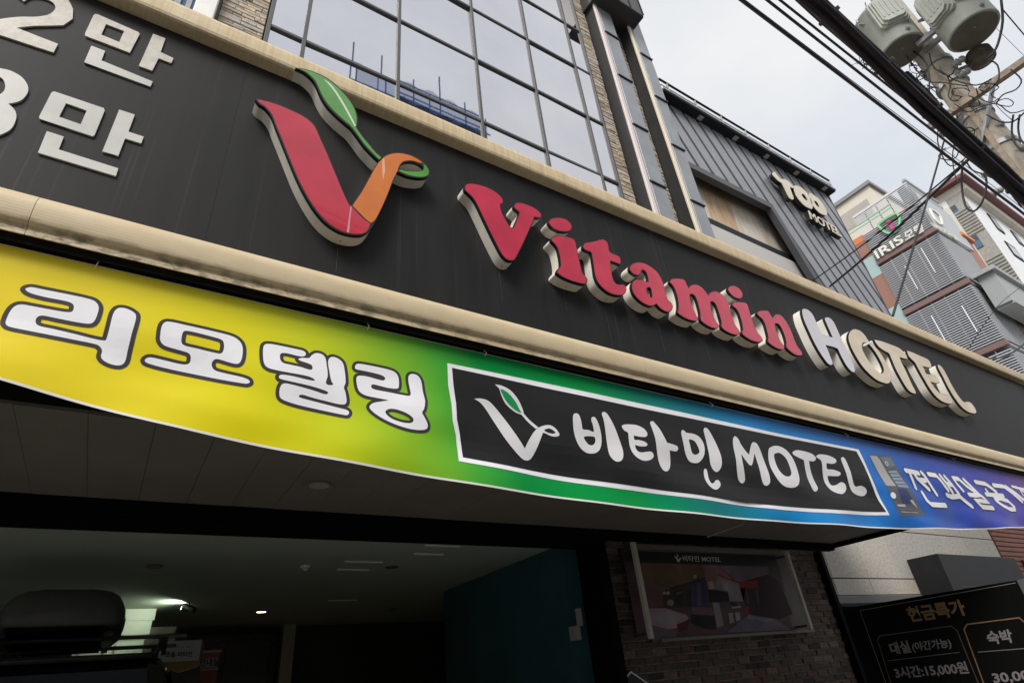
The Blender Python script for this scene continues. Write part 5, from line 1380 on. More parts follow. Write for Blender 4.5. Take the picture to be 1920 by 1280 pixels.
# ivory letters
gt = Zm(1440, 310, 9.846)
YT = YW - 0.20
def ivory(loops):
    o = plate('ivory_letter', orient([smooth(gt.y(l, YT)) for l in loops]), Yplane(YT), 0.015, M_IVORY, too)
    plate('letter_side', orient([smooth(gt.y(l, YT)) for l in loops]), Yplane(YT + 0.0151), 0.10, M_BLACK, o)
ivory([[(88, 140), (105, 122), (132, 130), (182, 192), (240, 252), (300, 256), (372, 294), (442, 356), (474, 402), (455, 420), (408, 402), (438, 500), (470, 590), (468, 628), (428, 622), (393, 590), (338, 482), (288, 380), (248, 322), (198, 290), (130, 222), (93, 172)]])
ivory([[(478, 410), (500, 373), (560, 383), (642, 430), (722, 510), (783, 610), (822, 720), (815, 803), (768, 792), (678, 742), (588, 650), (518, 540)], [(620, 535), (655, 530), (705, 585), (738, 645), (700, 640), (650, 592)]])
ivory([[(762, 520), (830, 538), (932, 618), (1024, 730), (1084, 850), (1086, 912), (1040, 917), (950, 872), (868, 790), (800, 690)], [(853, 655), (895, 668), (942, 728), (955, 775), (912, 752), (870, 702)]])
wq_ = [p[:2] for p in gt.y([(795, 985), (1370, 1330), (742, 828)], YT)]
text_on('motel_lettering', 'MOTEL', *wq_, Yplane(YT), 0.012, M_IVORY, too, 0.02)
text_on('lettering_side', 'MOTEL', *wq_, Yplane(YT + 0.0125), 0.11, M_BLACK, too, 0.02)

# its ground floor: granite tiles, a dark projecting box, a dark doorway
tw = thing('granite_shopfront', 'beige granite-tiled ground floor wall beside the brick pier', 'wall')
MB().box((8.0, YW + 0.02, 1.98), (14.10, YW + 0.3, 4.59)).build('backing', M_BLACKM, tw)
tj = [8.0] + [onY(x, y, YW).x for x, y in ((1542, 1034), (1601, 1014), (1655, 1002), (1705, 994))]
stp = (tj[-1] - tj[1]) / 3
tj = [8.0] + [tj[1] + stp * i for i in range(7)]
tj = [t_ for t_ in tj if t_ < 13.9] + [14.10]
zj = [2.035, onY(1650, 1084, YW).z, onY(1740, 1001, YW).z]
zj += [zj[-1] + 0.72, zj[-1] + 1.44]
for i in range(len(tj) - 1):
    for j in range(len(zj) - 1):
        me = MB().bbox((0, 0, 0), (tj[i + 1] - tj[i] - 0.016, 0.03, zj[j + 1] - zj[j] - 0.014), 0.004).mesh('granite_tile')
        o = link('granite_tile', me, M_TILES[rnd.randrange(3)], tw)
        o.location = (tj[i] + 0.008, YW - 0.01 + rnd.uniform(-0.001, 0.001), zj[j] + 0.004)
MB().bbox((8.0, YW - 0.03, 1.93), (14.1, YW + 0.3, 2.03), 0.008).build('lintel_trim', flat('lintel_grey', (0.16, 0.155, 0.15), 0.6), tw)
MB().box((8.0, YW + 1.6, 0.12), (14.1, YW + 1.7, 1.95)).build('dark_doorway', M_BLACKM, tw)
MB().box((8.0, YW + 0.31, 1.93), (14.1, YW + 1.6, 2.0)).build('doorway_ceiling', M_BLACKM, tw)
MB().box((14.1, YW - 0.0, 0.12), (14.15, YW + 1.6, 4.59)).build('doorway_side', M_BLACKM, tw)
# dark box awning
YB = 1.30
aw = thing('awning_box', 'dark grey metal awning box projecting from the granite wall above the price sign', 'awning')
A0 = onX(1757, 1038, 11.0)
fl, frr = onY(1757, 1037, YB), onY(1903, 1047, YB)
bl_ = onY(1781, 1108, YB)
MB().bbox((fl.x, YB, bl_.z - 0.03), (frr.x, YW - 0.02, fl.z), 0.008).build('casing', mat('dark_awning_sheet', (0.018, 0.018, 0.0195), 0.55, spec=0.25, vary=0.15, scale=4), aw)
MB().box((fl.x + 0.3, YB - 0.004, bl_.z + 0.06), (frr.x - 0.1, YB - 0.001, bl_.z + 0.07)).build('seam', M_BLACK, aw)
# red siding beyond
rs = thing('red_clad_shop', 'low shop clad in brick-red horizontal siding beyond the granite wall', 'building')
MB().box((14.16, YW + 0.05, 0), (21, YW + 6, 4.6)).build('wall', M_BLACKM, rs)
z = 0.3
while z < 4.5:
    MB().bbox((14.16, YW - 0.02, z), (21, YW + 0.049, z + 0.082), 0.012).build('siding_board', M_REDSL, rs)
    z += 0.092
MB().box((14.9, YW - 0.06, 2.0), (20, YW - 0.021, 2.62)).build('shop_sign', M_TOOD, rs)
MB().box((14.9, YW - 0.055, 1.0), (20, YW - 0.021, 1.99)).build('shop_window', flat('pale_shop_window', (0.5, 0.52, 0.55), 0.3), rs)

# ================================================================== LOUVRED MOTEL FURTHER ALONG
XI = 27.7
yc = 2.71
iris = thing('louvred_motel', 'tall motel wrapped in silver louvres with a green shield and IRIS모텔 lettering', 'building')
z_lv = [onX(x, y, XI).z for x, y in ((1753, 428), (1813, 526), (1886, 640))]
ztop = onX(1700, 337, XI).z
yb1 = 5.42
XF = onY(1838, 500, yc).x
MB().box((XI + 0.25, yc + 0.25, 0), (XF + 1.1, 9.5, ztop - 1.3)).build('wall', M_LOUVB, iris)
lv = MB()
zlo = 2.0
LP = 0.107
nl = int((ztop - 0.1 - zlo) / LP)
for i in range(nl):
    z = zlo + i * LP
    if any(abs(z + 0.05 - b_z) < 0.2 for b_z in z_lv): continue
    lv.add([(XI, yc, z), (XI, yb1, z), (XI + 0.10, yb1, z + 0.055), (XI + 0.10, yc + 0.1, z + 0.055), (XI, yc, z + 0.034), (XI, yb1, z + 0.034)],
           [(0, 1, 2, 3), (0, 4, 5, 1), (4, 3, 2, 5)])
tag(lv.build('side_louvres', M_LOUV, iris), kind='stuff')
lv = MB()
for i in range(nl):
    z = zlo + i * LP
    if any(abs(z + 0.05 - b_z) < 0.2 for b_z in z_lv): continue
    lv.add([(XI, yc, z), (XF, yc, z), (XF, yc + 0.10, z + 0.055), (XI + 0.1, yc + 0.10, z + 0.055), (XI, yc, z + 0.034), (XF, yc, z + 0.034)],
           [(3, 2, 1, 0), (1, 5, 4, 0), (5, 2, 3, 4)])
tag(lv.build('front_louvres', M_LOUV, iris), kind='stuff')
for bz in z_lv + [z_lv[2] - 2.95]:
    MB().box((XI - 0.03, yc - 0.03, bz - 0.12), (XI + 0.2, yb1, bz + 0.12)).build('storey_band', M_BAND, iris)
    MB().box((XI + 0.201, yc - 0.03, bz - 0.12), (XF, yc + 0.2, bz - 0.02)).build('front_band', M_GALV, iris)
for yy in (3.2, 3.75, 4.3, 4.85):
    MB().box((XI + 0.101, yy, 2), (XI + 0.13, yy + 0.05, ztop - 0.2)).build('louvre_post', M_GALV, iris)
for xx in (29.0, 30.0):
    MB().box((xx, yc + 0.101, 2), (xx + 0.06, yc + 0.13, ztop - 0.2)).build('louvre_post', M_GALV, iris)
for (ya_, za_, zb_) in ((3.55, z_lv[0] - 1.9, z_lv[0] - 0.5), (4.45, z_lv[0] - 2.2, z_lv[0] - 0.9), (3.35, z_lv[1] - 2.2, z_lv[1] - 0.9), (4.5, z_lv[1] - 2.0, z_lv[1] - 0.7)):
    MB().box((XI - 0.03, ya_, za_), (XI + 0.02, ya_ + 0.03, zb_)).build('louvre_clip', M_WHITE, iris)
# open screen above with green rails
MB().box((XI + 0.02, yc + 0.02, ztop - 0.12), (XI + 0.12, yb1, ztop)).build('top_rail', M_LOUV, iris)
MB().box((XI - 0.02, yc - 0.02, ztop), (XF, yc + 0.15, ztop + 0.12)).build('top_cap', M_GALV, iris)
MB().box((XI + 0.15, yc + 0.2, ztop - 1.0), (XF + 1.1, yc + 0.5, ztop - 0.02)).build('parapet', flat('parapet_grey', (0.40, 0.41, 0.42), 0.6), iris)
for k, zz_ in enumerate((0.62, 0.80)):
    MB().box((XI - 0.02, yc + 1.0, ztop - zz_ - 0.03), (XI + 0.02, yb1 + 0.5, ztop - zz_ + 0.02)).build('green_rail', mat('pale_green_rail', (0.36, 0.60, 0.46), 0.5), iris)
# stair bay of brick, glass and orange panel
ys0, ys1 = yb1 + 0.01, 6.5
zcur = ztop - 1.2
for (h, m) in ((0.35, M_ORNG), (0.95, M_IBRICK), (1.15, M_MINT), (1.75, M_IBRICK), (1.2, M_MINT), (1.75, M_IBRICK), (1.2, M_MINT), (1.75, M_IBRICK), (1.2, M_MINT), (4.0, M_IBRICK)):
    MB().box((XI + 0.05, ys0, zcur - h + 0.02), (XI + 0.4, ys1, zcur)).build('stair_panel', m, iris)
    zcur -= h
# signs on the louvres
gI = Zm(1630, 380, 9.6)
XS = XI - 0.12
sh = [(130, 388, 1), (300, 255), (490, 158, 1), (540, 225), (560, 320), (535, 430), (470, 525), (390, 568, 1), (290, 550), (195, 485)]
shin = [(178, 395, 1), (320, 290), (480, 208, 1), (512, 260), (522, 330), (502, 420), (450, 495), (385, 532, 1), (310, 512), (235, 462)]
plate('shield', orient([smooth(gI.x(sh, XS)), smooth(gI.x(shin, XS))]), Xplane(XS), 0.1, mat('shield_green', (0.18, 0.55, 0.26), 0.4), iris)
plate('shield', orient([smooth(gI.x([(145, 392, 1), (306, 264), (488, 172, 1), (530, 235), (550, 320), (526, 428), (464, 516), (388, 558, 1), (296, 540), (205, 478)], XS)), smooth(gI.x([(152, 392, 1), (309, 268), (486, 180, 1), (526, 240), (544, 320), (521, 426), (460, 512), (388, 552, 1), (299, 534), (210, 475)], XS))]), Xplane(XS - 0.01), 0.005, flat('shield_pale', (0.72, 0.85, 0.68), 0.4), iris)
M_MAG = mat('magenta_sign', (0.66, 0.06, 0.24), 0.4)
plate('shield_letter', orient([sharp(gI.x([(305, 328), (345, 306), (362, 335), (322, 358)], XS))]), Xplane(XS), 0.08, M_MAG, iris)
plate('shield_letter', orient([sharp(gI.x([(338, 382), (385, 352), (440, 462), (392, 488)], XS))]), Xplane(XS), 0.08, M_MAG, iris)
M_CREAML = mat('cream_sign_letter', (0.78, 0.76, 0.66), 0.4)
text_on('sign_lettering', 'IRIS', *[p[:2] for p in gI.x([(150, 1015), (630, 700), (75, 880)], XS)], Xplane(XS), 0.02, M_CREAML, iris, 0.012)
text_on('sign_lettering', '모텔', *[p[:2] for p in gI.x([(655, 700), (985, 510), (610, 540)], XS)], Xplane(XS), 0.02, M_CREAML, iris, 0.012)
YFm = yc - 0.12
MB().box((XI + 0.1, YFm + 0.06, z_lv[0] - 0.02), (XF + 0.4, YFm + 0.10, z_lv[0] + 2.3)).build('front_sign_backing', mat('front_sign_grey', (0.42, 0.44, 0.46), 0.5), iris)
def fr_shape(pts_out, pts_in, m):
    plate('front_shield', orient([smooth(gI.y(pts_out, YFm)), smooth(gI.y(pts_in, YFm))]), Yplane(YFm), 0.05, m, iris)
fr_shape([(1085, 95, 1), (1190, 140), (1280, 215, 1), (1320, 300), (1335, 395, 1), (1260, 375), (1170, 270)], [(1120, 118, 1), (1195, 160), (1270, 230, 1), (1300, 300), (1310, 365, 1), (1265, 350), (1190, 255)], M_CREAML)
text_on('front_lettering', 'IRIS모텔', *[p[:2] for p in gI.y([(1180, 440), (1640, 700), (1090, 330)], YFm)], Yplane(YFm), 0.05, M_CREAML, iris, 0.01)
MB().box((XF, yc - 0.02, 0), (XF + 1.1, yc + 0.26, z_lv[0] + 0.8)).build('brick_edge', M_IBRICK, iris)
MB().box((XF - 0.05, yc - 0.15, z_lv[0] + 0.8), (XF + 1.3, yc + 0.3, z_lv[0] + 1.0)).build('orange_cap', M_ORNG, iris)

# ---- pale block behind, with ribbed strip, windows and a red eave
XW = 36.0
yk = 2.52
wb = thing('pale_block', 'pale apartment block with a red eave, ribbed stone strip and slit windows', 'building')
zE = onX(1790, 345, XW).z
MB().box((XW, yk, 0), (60, yk + 12, zE - 0.6)).build('wall', M_WHITEB, wb)
b = MB(); b.box((XW - 0.5, yk - 0.7, zE - 0.12), (60, yk + 12, zE + 0.1)); b.build('eave', M_EAVE, wb)
MB().box((XW - 0.02, yk - 0.35, zE - 0.6), (60, yk + 12, zE - 0.121)).build('parapet_band', M_BEIGE, wb)
MB().box((XW - 0.03, yk + 1.06, 0), (XW - 0.001, yk + 6, zE - 0.7)).build('side_render', M_BEIGE, wb)
MB().box((XW - 0.25, yk + 0.80, 0), (XW - 0.002, yk + 1.05, zE - 1.2)).build('corner_pier', M_BEIGE, wb)
M_RIBST = mat('taupe_stone', (0.33, 0.31, 0.28), 0.85, vary=0.15, scale=8)
MB().box((XW - 0.02, yk - 0.01, 0), (XW - 0.003, yk + 0.79, zE - 0.601)).build('stone_strip', M_RIBST, wb)
for k in range(5):
    zb_ = zE - 1.5 - k * 3.4
    for j in range(9):
        MB().box((XW - 0.07, yk, zb_ - 0.3 - j * 0.2), (XW - 0.021, yk + 0.78, zb_ - 0.2 - j * 0.2)).build('stone_rib', M_RIBST, wb)
for j in range(5):
    MB().box((XW - 0.08, yk + 1.06, zE - 1.0 - j * 0.34), (XW - 0.031, yk + 3, zE - 0.85 - j * 0.34)).build('wall_rib', M_BEIGED, wb)
for (wx, wy) in ((1786, 401), (1826, 457), (1862, 512)):
    A = onX(wx, wy, XW)
    f_ = MB().box((XW - 0.05, A.y - 0.32, A.z - 0.42), (XW - 0.031, A.y + 0.32, A.z + 0.42)).build('window', M_GLASSD, wb)
    MB().box((XW - 0.06, A.y - 0.30, A.z - 0.38), (XW - 0.051, A.y + 0.0, A.z + 0.05)).build('pane', M_GLASSB, f_)
for k in range(12):
    MB().box((XW - 0.04, yk + 1.06, zE - 3.3 - k * 1.15), (XW - 0.031, yk + 6, zE - 3.27 - k * 1.15)).build('panel_joint', M_BEIGED, wb)
for tl, tr_, br_, bl2 in (((1849, 400), (1880, 432), (1884, 440), (1862, 417)), ((1893, 432), (1920, 458), (1920, 463), (1905, 450)), ((1882, 452), (1905, 475), (1920, 492), (1898, 476))):
    P = [onY(x, y, yk) for x, y in (tl, br_)]
    f_ = MB().box((P[0].x, yk - 0.05, P[1].z), (P[1].x, yk - 0.001, P[0].z)).build('window', M_TOOD, wb)
    MB().box((P[0].x + 0.15, yk - 0.055, P[1].z + 0.15), (P[1].x - 0.15, yk - 0.051, P[0].z - 0.15)).build('pane', flat('pale_pane', (0.45, 0.46, 0.48), 0.2), f_)
# lower annexe roof at the right edge
an = thing('grey_annexe', 'small grey corrugated roof annexe at the foot of the pale block', 'building')
YA = yk - 0.6
P = [onY(x, y, YA) for x, y in ((1861, 507), (1925, 540), (1925, 585), (1886, 553))]
MB().profile_x([(YA, P[3].z - 0.1), (YA + 0.6, P[3].z - 0.1), (YA + 0.6, P[0].z), (YA, P[0].z)], P[0].x, P[0].x + 12).build('wall', mat('annexe_grey', (0.33, 0.34, 0.34), 0.6), an)
MB().box((P[0].x - 0.2, YA - 0.15, P[0].z - 0.02), (P[0].x + 12, YA + 0.7, P[0].z + 0.18)).build('roof_edge', M_GALV, an)
MB().box((P[0].x + 0.1, YA - 0.05, P[3].z - 0.2), (P[0].x + 12, YA + 0.6, P[3].z - 0.101)).build('base_band', MATS['annexe_grey'], an)
# beige tower behind on the left
bt = thing('beige_tower', 'distant beige and taupe tower rising behind the louvred motel', 'building')
XBt = 40.0
A = onX(1625, 342, XBt)
MB().box((XBt, A.y, 0), (XBt + 8, A.y + 14, A.z - 0.3)).build('wall', M_BEIGE, bt)
MB().box((XBt - 0.2, A.y - 0.2, A.z - 0.3), (XBt + 8, A.y + 14, A.z)).build('roof_edge', flat('roof_edge_grey', (0.24, 0.24, 0.24), 0.7), bt)
for k in range(5):
    MB().box((XBt - 0.05, A.y + 0.5, A.z - 2.6 - 3.2 * k), (XBt - 0.001, A.y + 9, A.z - 1.2 - 3.2 * k)).build('taupe_band', M_BEIGED, bt)
MB().tube([(XBt + 1, A.y + 3.3, A.z), (XBt + 1, A.y + 3.3, A.z + 1.6)], 0.04, 6).build('mast', M_GALV, bt)

# ================================================================== POLE, TRANSFORMERS, CABLES
XPL, YPL = 8.8, -2.27
pole = thing('utility_pole', 'leaning-looking concrete utility pole crowded with cross-arms, insulators and clamps', 'utility pole')
MB().tube([(XPL, YPL, 0), (XPL, YPL, 6), (XPL, YPL, 11.2)], [0.215, 0.19, 0.155], 24).build('shaft', M_POLE, pole, True)
for zc_ in (6.15, 6.9, 7.55, 8.25, 8.72):
    MB().lathe((XPL, YPL, zc_), [(0.20, 0.0), (0.205, 0.005), (0.205, 0.075), (0.20, 0.08)], 22).build('clamp_band', M_GALV, pole)
MB().box((XPL - 0.235, YPL - 0.03, 6.2), (XPL - 0.185, YPL + 0.03, 8.6)).build('conduit', M_RUST, pole)
def arm(p, q, w, m, nm='cross_arm'):
    p, q = Vector(p), Vector(q)
    d = (q - p).normalized(); s_ = d.cross(Vector((0, 0, 1))).normalized() * w; u_ = Vector((0, 0, 1)) * w
    vs = [p - s_ - u_, p + s_ - u_, p + s_ + u_, p - s_ + u_, q - s_ - u_, q + s_ - u_, q + s_ + u_, q - s_ + u_]
    return MB().add(vs, [(0, 3, 2, 1), (4, 5, 6, 7), (0, 1, 5, 4), (1, 2, 6, 5), (2, 3, 7, 6), (3, 0, 4, 7)]).build(nm, m, pole)
XR = XPL - 0.24
a1, a2 = onX(1742, 240, XR), onX(1925, 112, XR)
ar1 = arm(a1, a2, 0.045, M_RUST)
a3, a4 = onX(1866, 150, XR), onX(1843, 245, XR)
arm((XR - 0.02, a3.y, a3.z), (XPL - 0.2, a4.y + 0.1, a4.z - 0.15), 0.028, M_GALV, 'arm_brace')
INS = [(0.02, 0.0), (0.055, 0.01), (0.06, 0.03), (0.035, 0.04), (0.055, 0.055), (0.06, 0.075), (0.035, 0.085), (0.05, 0.10), (0.045, 0.13), (0.02, 0.15)]
def insulator(p, d, k=1.0):
    d = Vector(d).normalized()
    m_ = MB()
    pts = [Vector(p) + d * (z * k) for r, z in INS]
    m_.tube(pts, [r * k for r, z in INS], 12)
    return m_.build('insulator', M_INSU, pole, True)
for (x, y, dx, k) in ((1795, 118, 1, 1.1), (1805, 140, 1, 1.1), (1870, 237, 1, 0.95), (1890, 262, 1, 0.95), (1912, 280, 1, 0.95), (1856, 227, 1, 0.8), (1773, 242, -1, 0.7), (1850, 325, 1, 0.85), (1870, 360, 1, 0.85)):
    A = onX(x, y, XPL - 0.1)
    insulator((A.x, A.y + 0.06, A.z), (0, -1, 0.0) if dx > 0 else (0, -0.2, -1), k)
    MB().box((A.x - 0.012, A.y + 0.05, A.z - 0.012), (A.x + 0.012, YPL, A.z + 0.012)).build('insulator_bracket', M_GALV, pole)
# junction box and hoods below the transformers
fc = onX(1833, 103, XPL)
M_GRIME = mat('grimy_brown_plastic', (0.14, 0.11, 0.085), 0.6, vary=0.25, scale=14)
MB().lathe((XPL + 0.1, fc.y, fc.z - 0.10), [(0.06, 0.0), (0.13, 0.03), (0.15, 0.12), (0.13, 0.24)], 18).build('fuse_cutout', M_GRIME, pole, True)
for k in range(5):
    MB().lathe((XPL + 0.1, fc.y, fc.z - 0.07 + k * 0.04), [(0.15, 0.0), (0.165, 0.006), (0.15, 0.012)], 18).build('cutout_fin', M_GRIME, pole)
MB().tube([(XPL, YPL - 0.15, fc.z), (XPL + 0.1, fc.y + 0.1, fc.z)], 0.025, 8).build('cutout_bracket', M_GALV, pole)
MB().tube([(XPL - 0.05, YPL + 0.34, 9.0), (XPL - 0.10, YPL + 0.30, 8.4), (XPL - 0.08, YPL + 0.24, 8.05)], [0.05, 0.075, 0.03], 10).build('cable_sleeve', M_CABLE, pole)

def transformer(px_, py_, r, h, label, fins, X):
    A = onX(px_, py_, X)
    t = thing('transformer', label, 'transformer', 'pole transformers')
    c = (A.x, A.y, A.z)
    MB().lathe(c, [(r * 0.93, 0.0), (r * 0.97, 0.004), (r, 0.02), (r, h * 0.86), (r * 1.04, h * 0.87), (r * 1.04, h * 0.90), (r * 0.98, h * 0.91), (r * 0.6, h)], 36).build('tank', M_TRAFO, t, True)
    MB().lathe((c[0], c[1], c[2] - 0.002), [(r * 0.9, 0.0), (r * 0.9, 0.0015)], 36).build('underside', M_TRAFOB, t)
    for (ang, wd, z0, z1) in fins:
        m_ = MB()
        ca, sa = math.cos(ang), math.sin(ang)
        def pt3(u, v, z): return (c[0] + ca * v - sa * u, c[1] + sa * v + ca * u, c[2] + z)
        for k, (ex, hh) in enumerate(((0.03, 0.0), (0.07, 0.02), (0.11, 0.045))):
            w2 = wd * (1 - 0.12 * k); v0, v1 = r * 0.86 + ex - 0.03 * (k > 0), r * 0.90 + ex + 0.03
            za, zb_ = z0 + hh, z1 - hh
            ch = 0.05
            sec_ = [(-w2, za + ch), (-w2 + ch, za), (w2 - ch, za), (w2, za + ch), (w2, zb_ - ch), (w2 - ch, zb_), (-w2 + ch, zb_), (-w2, zb_ - ch)]
            vs = [pt3(u, v0, z) for u, z in sec_] + [pt3(u, v1, z) for u, z in sec_]
            m_.add(vs, [(i, (i + 1) % 8, 8 + (i + 1) % 8, 8 + i) for i in range(8)] + [tuple(range(8, 16)), tuple(range(7, -1, -1))])
        rd = m_.build('radiator', M_TRAFO, t)
        g_ = MB()
        for k in range(5):
            u = (-2 + k) * wd * 0.3
            v1 = r * 0.90 + 0.142
            g_.add([pt3(u - 0.012, v1 - 0.004, z0 + 0.12), pt3(u + 0.012, v1 - 0.004, z0 + 0.12), pt3(u + 0.012, v1 + 0.008, z0 + 0.14), pt3(u - 0.012, v1 + 0.008, z0 + 0.14),
                    pt3(u - 0.012, v1 - 0.004, z1 - 0.12), pt3(u + 0.012, v1 - 0.004, z1 - 0.12), pt3(u + 0.012, v1 + 0.008, z1 - 0.14), pt3(u - 0.012, v1 + 0.008, z1 - 0.14)],
                   [(0, 1, 2, 3), (4, 7, 6, 5), (0, 3, 7, 4), (1, 5, 6, 2), (3, 2, 6, 7)])
        g_.build('ridge', M_TRAFO, rd)
    for k in range(10):                                              # bolts under the lid flange
        a_ = k * math.pi / 5
        MB().tube([(c[0] + r * 1.03 * math.cos(a_), c[1] + r * 1.03 * math.sin(a_), c[2] + h * 0.845), (c[0] + r * 1.03 * math.cos(a_), c[1] + r * 1.03 * math.sin(a_), c[2] + h * 0.925)], 0.012, 6).build('flange_bolt', M_GALV, t)
    MB().tube([(c[0] - r * 0.7, c[1] - r * 0.72, c[2] + 0.10), (c[0] - r * 0.78, c[1] - r * 0.82, c[2] + 0.10)], 0.03, 8).build('drain_valve', M_GALV, t)
    MB().tube([(c[0] - r * 0.25, c[1] - r * 0.12, c[2] - 0.003), (c[0] - r * 0.25, c[1] - r * 0.12, c[2] - 0.02)], 0.014, 8).build('drain_plug', M_GALV, t)
    for s_ in (-1, 1):
        MB().box((c[0] + s_ * 0.1 - 0.03, min(c[1], YPL), c[2] + h * 0.35), (c[0] + s_ * 0.1 + 0.03, max(c[1], YPL), c[2] + h * 0.42)).build('bracket', M_GALV, t)
    for k in range(3):
        a_ = 0.5 + k * 0.8
        p0 = Vector((c[0] - math.cos(a_) * r * 0.92, c[1] + math.sin(a_) * r * 0.92, c[2] + h * 0.70))
        MB().tube([p0, p0 + Vector((-math.cos(a_) * 0.1, math.sin(a_) * 0.1, 0.03))], [0.035, 0.02], 8).build('terminal', M_INSU, t)
    return t
transformer(1692, 98, 0.315, 1.02, 'left grey pole transformer with one stepped radiator and brown underside', [(rad(212), 0.20, 0.26, 0.90)], XPL - 0.42)
transformer(1826, 60, 0.32, 1.03, 'right grey pole transformer with two stepped radiators and olive underside', [(rad(225), 0.18, 0.34, 0.95), (rad(158), 0.19, 0.26, 0.92)], XPL - 0.30)
A = onX(1655, -25, XPL + 0.5)
bt_ = thing('transformer', 'rear transformer mostly hidden above the left grey one', 'transformer', 'pole transformers')
MB().lathe((A.x, A.y, A.z), [(0.2, 0.0), (0.24, 0.02), (0.24, 0.8), (0.15, 0.9)], 28).build('tank', M_RUST, bt_, True)

def cable(name, label, pts, r, group='cables strung along the street', m=M_CABLE, n=7, cat='cable'):
    # densify with a smooth curve
    P = [Vector(p) for p in pts]
    R = []
    for i in range(len(P) - 1):
        p0, p1, p2, p3 = P[max(i - 1, 0)], P[i], P[i + 1], P[min(i + 2, len(P) - 1)]
        L_ = (p2 - p1).length
        st = max(3, min(14, int(L_ / 0.12)))
        for k in range(st):
            t = k / st
            R.append(0.5 * ((2 * p1) + (p2 - p0) * t + (2 * p0 - 5 * p1 + 4 * p2 - p3) * t * t + (3 * p1 - p0 - 3 * p2 + p3) * t ** 3))
    R.append(P[-1])
    o = MB().tube(R, r, n).build(name, m, None, True)
    return tag(o, label, cat, group)

# thick lashed bundle running along the street past the pole
YBU = -2.62
b0_, b1_ = onY(1520, 0, YBU), onY(1905, 352, YBU)
def along(p, q, x):
    t = (x - p.x) / (q.x - p.x); return p + (q - p) * t
bun = thing('cable_bundle', 'thick dark bundle of lashed communication cables crossing in front of the pole', 'cable bundle')
k_ = 0
for dy, dz, r in ((0, 0, 0.028), (0.0, 0.038, 0.017), (0.02, -0.034, 0.016), (-0.024, 0.02, 0.018), (0.024, 0.022, 0.015), (-0.016, -0.03, 0.015), (0.01, 0.080, 0.006)):
    pts = []
    for i in range(41):
        x = -6 + i * 0.75
        p = along(b0_, b1_, x)
        pts.append((x, p.y + dy + 0.010 * math.sin(x * 3.1 + k_ * 2), p.z + dz + 0.010 * math.sin(x * 2.3 + k_)))
    MB().tube(pts, r, 8).build('cable_strand', M_BUND, bun, True)
    k_ += 1
for i in range(22):
    x = 1.0 + i * 0.42
    p = along(b0_, b1_, x)
    MB().tube([(x, p.y, p.z + 0.02), (x + 0.012, p.y, p.z + 0.008)], 0.052, 10).build('lashing', M_CABLE, bun)

YL = -2.15
for i, (pa_, pb_, r, lb) in enumerate((((1390, 0), (1700, 235), 0.014, 'lowest street cable left of the bundle, doubled with a thin wire'),
                                     ((1438, 0), (1745, 242), 0.012, 'second street cable up, left of the dark bundle'),
                                     ((1462, 0), (1755, 232), 0.011, 'third street cable up, left of the dark bundle'),
                                     ((1496, 0), (1742, 205), 0.005, 'thin wire running just beneath the dark cable bundle'))):
    p, q = onY(*pa_, YL), onY(*pb_, YL)
    pts = [tuple(along(p, q, x)) for x in (-8, -3, 0, 2, 3.5, 5, 6.5, 8.0)] + [(XPL - 0.2, YL + 0.05, along(p, q, 8.5).z)]
    cable('street_cable', lb, pts, r)
p, q = onY(1391, -3, YL), onY(1702, 230, YL)
cable('street_cable', 'hair-thin wire lashed just above the lowest street cable', [(x, YL, along(p, q, x).z + 0.012 + 0.01 * math.sin(x)) for x in (-8, -3, 0, 2, 3.5, 5, 6.5, 8.4)], 0.003)
# service drops to the buildings
def drop(label, px_a, Ya, px_b, Xb, r, sag=0.05, group='service drops from the pole'):
    a, b2 = (onY(*px_a, Ya) if Ya is not None else None), onX(*px_b, Xb)
    mid = (a + b2) / 2; mid.z -= sag
    return cable('service_drop', label, [a, (a + mid) / 2 + Vector((0, 0, -sag * 0.25)), mid, (b2 + mid) / 2 + Vector((0, 0, -sag * 0.25)), b2], r, group)
drop('thin service cable crossing the ribbed wall, upper of two', (1524, 526), YW - 0.05, (1800, 312), 8.7, 0.012)
drop('thick service cable crossing the ribbed wall, lower of two', (1556, 537), YW - 0.05, (1815, 300), 8.7, 0.021)
drop('steep service cable rising in front of the louvred motel', (1674, 592), YS + 0.05, (1770, 265), 8.7, 0.012, 0.01)
cable('service_drop', 'short cable swinging from the end of the fascia sign to the right', [onY(1850, 672, YS), onY(1885, 668, YS + 0.1), onY(1920, 645, YS), onY(1990, 590, YS - 0.2)], 0.010, 'service drops from the pole')
cable('service_drop', 'thin wire crossing the front of the louvred motel', [onY(1815, 655, YS + 0.2), onY(1870, 575, YS - 0.2), onY(1925, 530, YS - 0.3)], 0.004, 'service drops from the pole')
# overhead wires at the upper right
cable('overhead_wire', 'wire running down from the right transformer to the right edge', [onX(1880, 18, XPL), onX(1945, 95, XPL + 1)], 0.008, 'overhead wires')
cable('overhead_wire', 'faint wire below the right transformer', [onX(1865, 50, XPL), onX(1945, 130, XPL + 1)], 0.003, 'overhead wires')

